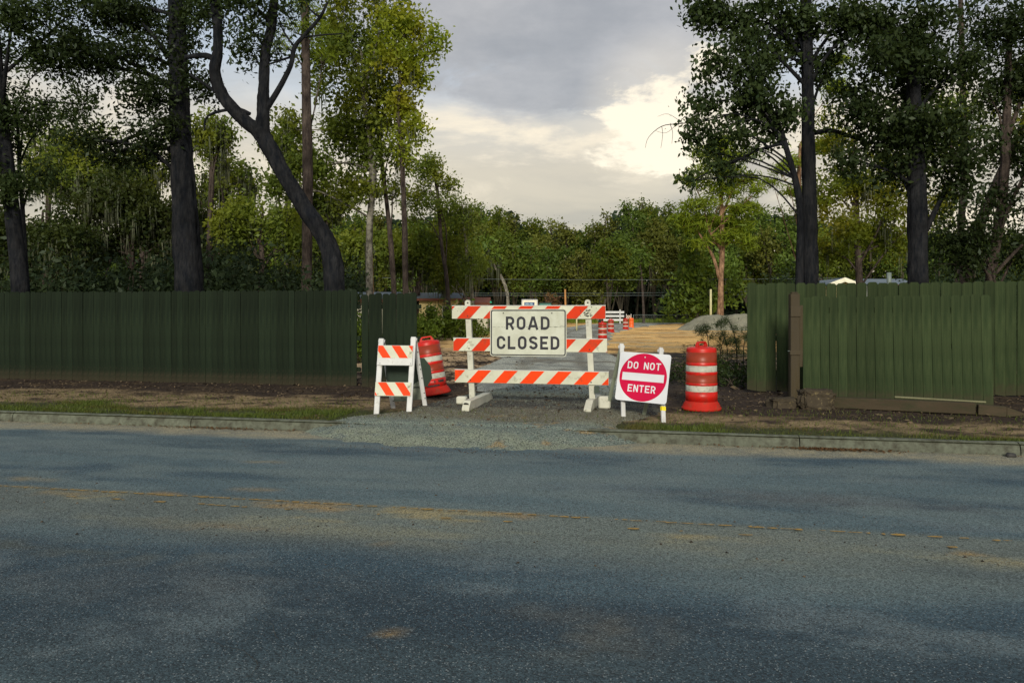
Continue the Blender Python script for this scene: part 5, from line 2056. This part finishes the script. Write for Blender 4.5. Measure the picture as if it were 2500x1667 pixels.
make_tree('bright pine tufts showing left of the straight black trunk', 40,
          [([(1840, 700), (1838, 560), (1835, 420), (1838, 330)], [6, 6, 5, 3])],
          [(1790, 390, 28, 14), (1830, 370, 30, 16), (1775, 420, 30, 10), (1830, 430, 40, 20), (1860, 470, 40, 25), (1890, 340, 40, 25), (1920, 200, 35, 30), (1930, 140, 30, 20)],
          M['bark_pine'], M['needle'], .17, needles=True, aspect=.15, tau=3.2, clump=.22, seed=18, limb=.03, flat=.6, twigs=2)
make_tree('lone sunlit pine with a forked pinkish trunk behind the sand heaps', 80,
          [([(1655, 725), (1656, 640), (1659, 560), (1657, 480), (1655, 410), (1652, 350)], [7.5, 6.5, 6, 5, 4, 2]), ([(1652, 640, 0), (1638, 590, 0), (1612, 548, 0)], [4, 3.5, 2.5]),
           ([(1655, 570, 0), (1640, 548, 0), (1628, 530, 0)], [3, 2.5, 2])],
          [(1655, 322, 34, 14), (1625, 350, 45, 15), (1690, 362, 48, 16), (1640, 388, 62, 18), (1712, 412, 36, 14), (1590, 415, 36, 14), (1665, 432, 60, 20), (1735, 440, 22, 10), (1610, 470, 50, 18), (1700, 478, 46, 20), (1570, 500, 30, 14),
           (1640, 510, 60, 20), (1590, 520, 35, 16), (1700, 520, 35, 20), (1670, 545, 45, 16), (1600, 560, 25, 12), (1655, 335, 30, 10), (1720, 560, 15, 22)],
          M['bark_pine'], M['needle'], .36, needles=True, aspect=.16, tau=3.6, clump=.42, seed=19, limb=.15, flat=.55, nper=24)
make_tree('rounded sunlit broadleaf tree left of the lone pine', 88,
          [([(1600, 735), (1600, 690), (1598, 640)], [5, 4, 3])],
          [(1590, 600, 30, 25), (1570, 650, 35, 28), (1610, 640, 32, 35), (1560, 690, 32, 28), (1600, 695, 42, 28), (1640, 690, 28, 26), (1690, 660, 20, 40), (1540, 705, 20, 18), (1590, 565, 22, 20)],
          M['bark_far'], M['bush'], .32, seed=20, clump=.6, tau=2.0, nper=16)

# ---- wall of trees at the back of the clearing
tops = [(560, 500), (640, 470), (700, 455), (760, 470), (820, 480), (880, 475), (940, 490), (1000, 470), (1060, 465), (1110, 462), (1150, 468), (1190, 480), (1230, 500), (1270, 506), (1300, 500),
        (1335, 522), (1370, 510), (1400, 485), (1440, 458), (1480, 448), (1530, 468), (1570, 478), (1620, 470), (1690, 480), (1740, 462), (1800, 470), (1860, 480), (1930, 490), (2000, 500),
        (2080, 520), (2150, 520), (2230, 520), (2310, 520), (2390, 520), (470, 520), (380, 530), (290, 530), (200, 530), (110, 530), (20, 540), (-70, 540)]
tops.sort()
rr = random.Random(77)
lab_by = {}
for i, (tx, ty) in enumerate(tops):
    for layer in range(2):
        if layer == 1 and not (900 < tx < 1900):
            continue
        Z = 128 + rr.uniform(-8, 8) if layer == 0 else 106 + rr.uniform(-4, 6)
        px = tx + (rr.uniform(-10, 10) if layer == 0 else 28)
        py = ty + (0 if layer == 0 else rr.uniform(45, 100))
        bl = []
        wdt = rr.uniform(34, 46)
        for k in range(8):
            yy = py + 14 + (k / 7) ** 1.1 * (150 if layer == 0 else 75)
            ww = wdt * (0.30 + .85 * min(1, (yy - py) / 60))
            bl.append((px + rr.uniform(-.7, .7) * ww, yy + rr.uniform(-8, 8), ww * rr.uniform(.55, .85), ww * rr.uniform(.42, .62), rr.uniform(-2, 2)))
        mt = rr.choice(['leaf_far', 'leaf_far', 'leaf_far2', 'leaf_mid'])
        tone_w = {'leaf_far': 'green', 'leaf_far2': 'olive', 'leaf_mid': 'deep green'}[mt]
        row = 'front' if layer else 'rear'
        make_tree(f'{tone_w} rounded tree in the {row} row of the wood closing off the clearing', Z,
                  [([(px + rr.uniform(-8, 8), 728), (px + rr.uniform(-6, 6), py + 120), (px, py + 20)], [3.2, 2.6, 1.2])], bl, M['bark_far'], M[mt], .23, seed=200 + i * 3 + layer, clump=.50,
                  tau=1.5, nper=20, aspect=.55, twigs=1, limb=.16, group='trees of the far wood', seg=6, depth=.8)
make_tree('pale crooked trunk leaning at the dark edge of the far wood', 98,
          [([(1166, 725), (1166, 680), (1156, 645), (1136, 610), (1124, 585)], [5, 4, 4, 3, 2])], [(1120, 570, 30, 22), (1150, 590, 26, 20), (1100, 590, 22, 18)],
          M['bark_pale'], M['leaf_far'], .36, seed=31, clump=.6, tau=1.3, moss=20, nper=16)
make_tree('thin grey trunk in the dark edge of the far wood, left of the sunlit trees', 100,
          [([(1478, 715), (1476, 670), (1473, 620)], [3, 2.6, 2])], [(1475, 590, 24, 20), (1460, 610, 18, 14)],
          M['bark_mid'], M['leaf_far'], .36, seed=32, clump=.6, tau=1.2, nper=16)
# dense shaded wood behind everything
rng = np.random.default_rng(5)
n = 80000
xx = rng.uniform(-170, 170, n)
yy = rng.uniform(136, 158, n)
sx_ = xx * FD / yy + 1176
hy = np.interp(sx_, [t[0] for t in tops], [t[1] for t in tops]) + 26
zz = rng.uniform(0, 1, n) ** .75 * (CAM_H + (716.9 - hy) * yy / FD) * (.93 + .1 * fbm(xx * .3, yy * .3, 3))
k = rng.random(n) < .35
zz = np.where(k, rng.random(n) * 6.0, zz)
yy = np.where(k, 132 + rng.random(n) * 6, yy)
cen_ = np.stack([xx, yy, zz], 1)
V_, F_, tn = leaves_mesh('forest', cen_, 2, .6, .62, .6, rng)
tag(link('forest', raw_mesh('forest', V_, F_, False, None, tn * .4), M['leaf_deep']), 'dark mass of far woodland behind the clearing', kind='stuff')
# shaded undergrowth between the fences and the wood
for nm, lab_, x0, x1, y0, y1, hmax, cnt, mt, sz in (
        ('undergrowth', 'dark shrubs and saplings filling the wood behind the left fence', -34, -5.5, 22, 46, 3.8, 7200, 'leaf_deep', .095),
        ('undergrowth', 'dark shrubs and saplings filling the wood behind the right fence', 12, 44, 24, 60, 3.6, 7000, 'leaf_deep', .10)):
    r = np.random.default_rng(len(lab_))
    xx = r.uniform(x0, x1, cnt)
    yy = r.uniform(y0, y1, cnt)
    if x0 < 0:
        ok = xx < -.16 * yy - 1.5
    else:
        sx_ = 1176 + xx * FD / yy
        ok = (xx > .34 * yy) & ~((sx_ > 1875) & (sx_ < 2110) & (yy < 53))
    xx, yy = xx[ok], yy[ok]
    zz = r.random(len(xx)) ** .9 * hmax * (.35 + .9 * fbm(xx * .35, yy * .35, 6))
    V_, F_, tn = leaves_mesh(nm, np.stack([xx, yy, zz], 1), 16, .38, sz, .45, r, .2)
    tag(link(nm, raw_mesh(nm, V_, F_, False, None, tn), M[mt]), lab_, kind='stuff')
    TRI[0] += len(F_) * 2


# ------------------------------------------------------------------ bushes and small plants
def bush(name, label, x, y, blobs, mat, size, seed, tau=2.0, clump=.16, stems=8, stem_mat=None, droop=-.3, nper=18):
    """blobs: (dx, z, rx, rz) metres round (x, y)"""
    rng_ = np.random.default_rng(seed)
    rr_ = random.Random(seed)
    root = thing(name, label, 'bush' if 'pine' not in label else 'sapling', (x, y, 0))
    cc = []
    for dx_, z_, rx, rz in blobs:
        n_ = max(5, int(tau * math.pi * rx * rz / (size * size * .42) / nper))
        cc.append(ell_points(rng_, n_, (dx_, rr_.uniform(-.3, .3) * rx, z_), (rx, rx * .9, rz), .3))
    cc = np.concatenate(cc)
    cc[:, 2] = np.maximum(cc[:, 2], .05)
    sm = MB()
    for i in range(stems):
        e_ = Vector(cc[rr_.randrange(len(cc))])
        b_ = Vector((e_.x * .35, e_.y * .35, -.05))
        md = (b_ + e_) / 2 + Vector((rr_.uniform(-.08, .08), rr_.uniform(-.08, .08), .05))
        sm.tube([b_, md, e_], [.018, .012, .005], 5)
    sm.build('stem', stem_mat or M['bark_mid'], root)
    V_, F_, tn = leaves_mesh('foliage', cc, nper, clump, size, .42, rng_, droop)
    link('foliage', raw_mesh('foliage', V_, F_, False, None, tn), mat, root)
    TRI[0] += len(F_) * 2
    return root


def px2(x, Z):
    return (x - 1176) * Z / FD


bush('green_bush', 'bright green leafy bush at the right end of the short fence section', px2(990, 41), 41, [(0, 1.0, .6, .8), (.35, .7, .55, .7), (-.5, .7, .6, .6), (.0, 1.7, .3, .35), (.8, .6, .5, .5)],
     M['bush'], .10, 1)
bush('green_bush', 'sunlit bush glimpsed through the gap between the two left fence sections', px2(828, 22), 22, [(0, .8, .3, .7), (-.3, .6, .4, .6), (.3, .5, .3, .5)], M['bush'], .06, 9)
bush('green_bush', 'darker bush under the thin leaning trunk beside the big barricade', px2(1045, 44), 44, [(0, .6, .8, .6), (.7, .4, .6, .4), (-.6, .8, .6, .6), (.1, 1.1, .5, .5), (1.5, .35, .6, .35)], M['leaf_mid'], .10, 2)
bush('green_bush', 'pale green bush in front of the small white house end', px2(1075, 40), 40, [(-.4, 1.2, .6, .6), (.3, .8, .6, .6), (-.9, 1.0, .7, .7), (-.2, .5, 1.0, .5), (-1.0, 1.6, .4, .45), (-.1, 1.8, .3, .3)],
     M['bush'], .11, 3, 1.2, .25)
bush('green_bush', 'low sunlit shrub below the small white house end', px2(1110, 60), 60, [(0, .5, 1.2, .5), (-.8, .6, .8, .6), (.9, .3, .8, .35)], M['bush'], .15, 4, 1.6, .3)
bush('green_bush', 'leafy shrub between the yellow house and the short fence', px2(965, 38), 38, [(0, .9, .5, .7), (.5, .6, .5, .5), (-.4, .5, .5, .5)], M['bush'], .09, 5)
bush('reddish_shrub', 'reddish brown feathery shrub behind the ROAD CLOSED sign', px2(1268, 62), 62, [(0, 1.8, 1.0, 1.1), (.55, 1.3, .8, .9), (-.5, 1.2, .8, 1.0), (0, 2.6, .5, .5), (.9, 1.0, .5, .6)],
     M['bush_red'], .12, 6, 1.3, .22, 30, M['dead_twig'])
bush('low_shrub', 'dark green shrub clump behind the right drum', px2(1665, 15.2), 15.2, [(0, .25, .3, .22), (.3, .2, .25, .18), (-.15, .45, .2, .2)], M['leaf_dark'], .035, 7, 1.0, .10, 6)
for i, (x_, Z, h_, lab) in enumerate(((1629, 17.5, 1.35, 'curved thin pine sapling just above the right drum'), (1655, 18.5, 1.0, 'small dark pine sapling right of the drum handle'),
                                     (1672, 19, 1.1, 'drooping pine sapling midway between drum and fence'), (1693, 17, 1.5, 'tallest pine sapling close to the fence end'),
                                     (1708, 18, 1.25, 'dark pine sapling touching the fence end'))):
    rr = random.Random(i + 3)
    x0 = px2(x_, Z)
    root = thing('pine_sapling', lab, 'sapling', (x0, Z, 0), 0, 'pine saplings between the right drum and the fence')
    lean = (-.12, .15, -.2, -.25, .2)[i]
    top = Vector((lean, 0, h_ * .93))
    mid = Vector((lean * .1, .03, h_ * .6))
    sp, sr = smooth_path([Vector((0, 0, -.05)), mid, top, top + Vector((lean * 1.0 + .05, 0, -.12))], [.014, .010, .006, .003], 5)
    MB().tube(sp, sr, 6).build('stem', M['bark_dark'], root)
    cs_ = []
    for q in range(15):
        p_ = sp[min(len(sp) - 1, int(4 + q * (len(sp) - 4) / 15))]
        cs_.append([p_.x + rr.uniform(-.16, .16), p_.y + rr.uniform(-.12, .12), p_.z - rr.uniform(0, .12)])
    V_, F_, tn = leaves_mesh('needles', np.array(cs_), 60, .045, .06, .07, np.random.default_rng(i), .6)
    link('needles', raw_mesh('needles', V_, F_, False, None, tn), M['needle_dark'], root)
# fallen brush on the black soil
rng = np.random.default_rng(8)
bt = thing('brush_pile', 'heap of dark broken branches and leaves on the black soil right of the drum', 'brush pile', (4.3, 16.6, 0))
m = MB()
rr = random.Random(12)
for i in range(70):
    a = Vector((rr.gauss(0, .55), rr.gauss(0, .8), rr.uniform(0, .25)))
    d = Vector((rr.uniform(-1, 1), rr.uniform(-1, 1), rr.uniform(-.1, .5))).normalized() * rr.uniform(.2, .6)
    m.tube([a, a + d * .5 + Vector((0, 0, .04)), a + d], [.010, .007, .003], 4)
m.build('branch', M['bark_mid'], bt)
V_, F_, tn = leaves_mesh('dead_leaf', np.stack([rng.normal(0, .6, 90), rng.normal(0, .8, 90), rng.uniform(.02, .35, 90)], 1), 24, .10, .045, .35, rng)
link('withered_foliage', raw_mesh('withered_foliage', V_, F_, False, None, tn), M['leaf_dark'], bt)
# lopped tree stump
ls = thing('lopped_tree', 'pale lopped tree trunk with cut limbs above the right barricade post', 'tree', (px2(1380, 66), 66, 0))
m = MB()
for pts, r_ in (([(0, 0, -.1), (0, 0, 1.6), (-.05, 0, 2.4), (.1, 0, 3.2)], [.26, .22, .16, .14]), ([(0, 0, 1.5), (-.3, 0, 1.9), (-.5, 0, 2.3)], [.14, .12, .1]),
                ([(0, 0, 1.5), (.3, 0, 2.1), (.42, 0, 2.75)], [.14, .12, .1])):
    m.tube(pts, r_, 8)
m.build('trunk', M['bark_far'], ls)
V_, F_, tn = leaves_mesh('ivy', np.array([(.05 + rr.uniform(-.15, .15), rr.uniform(-.2, .2), 2.4 + rr.uniform(0, 1.0)) for _ in range(14)]), 16, .10, .10, .5, rng)
link('ivy', raw_mesh('ivy', V_, F_, False, None, tn), M['leaf_far2'], ls)
print('foliage triangles', TRI[0], 'total', sum(len(o.data.polygons) * 2 for o in bpy.data.objects if o.type == 'MESH'))
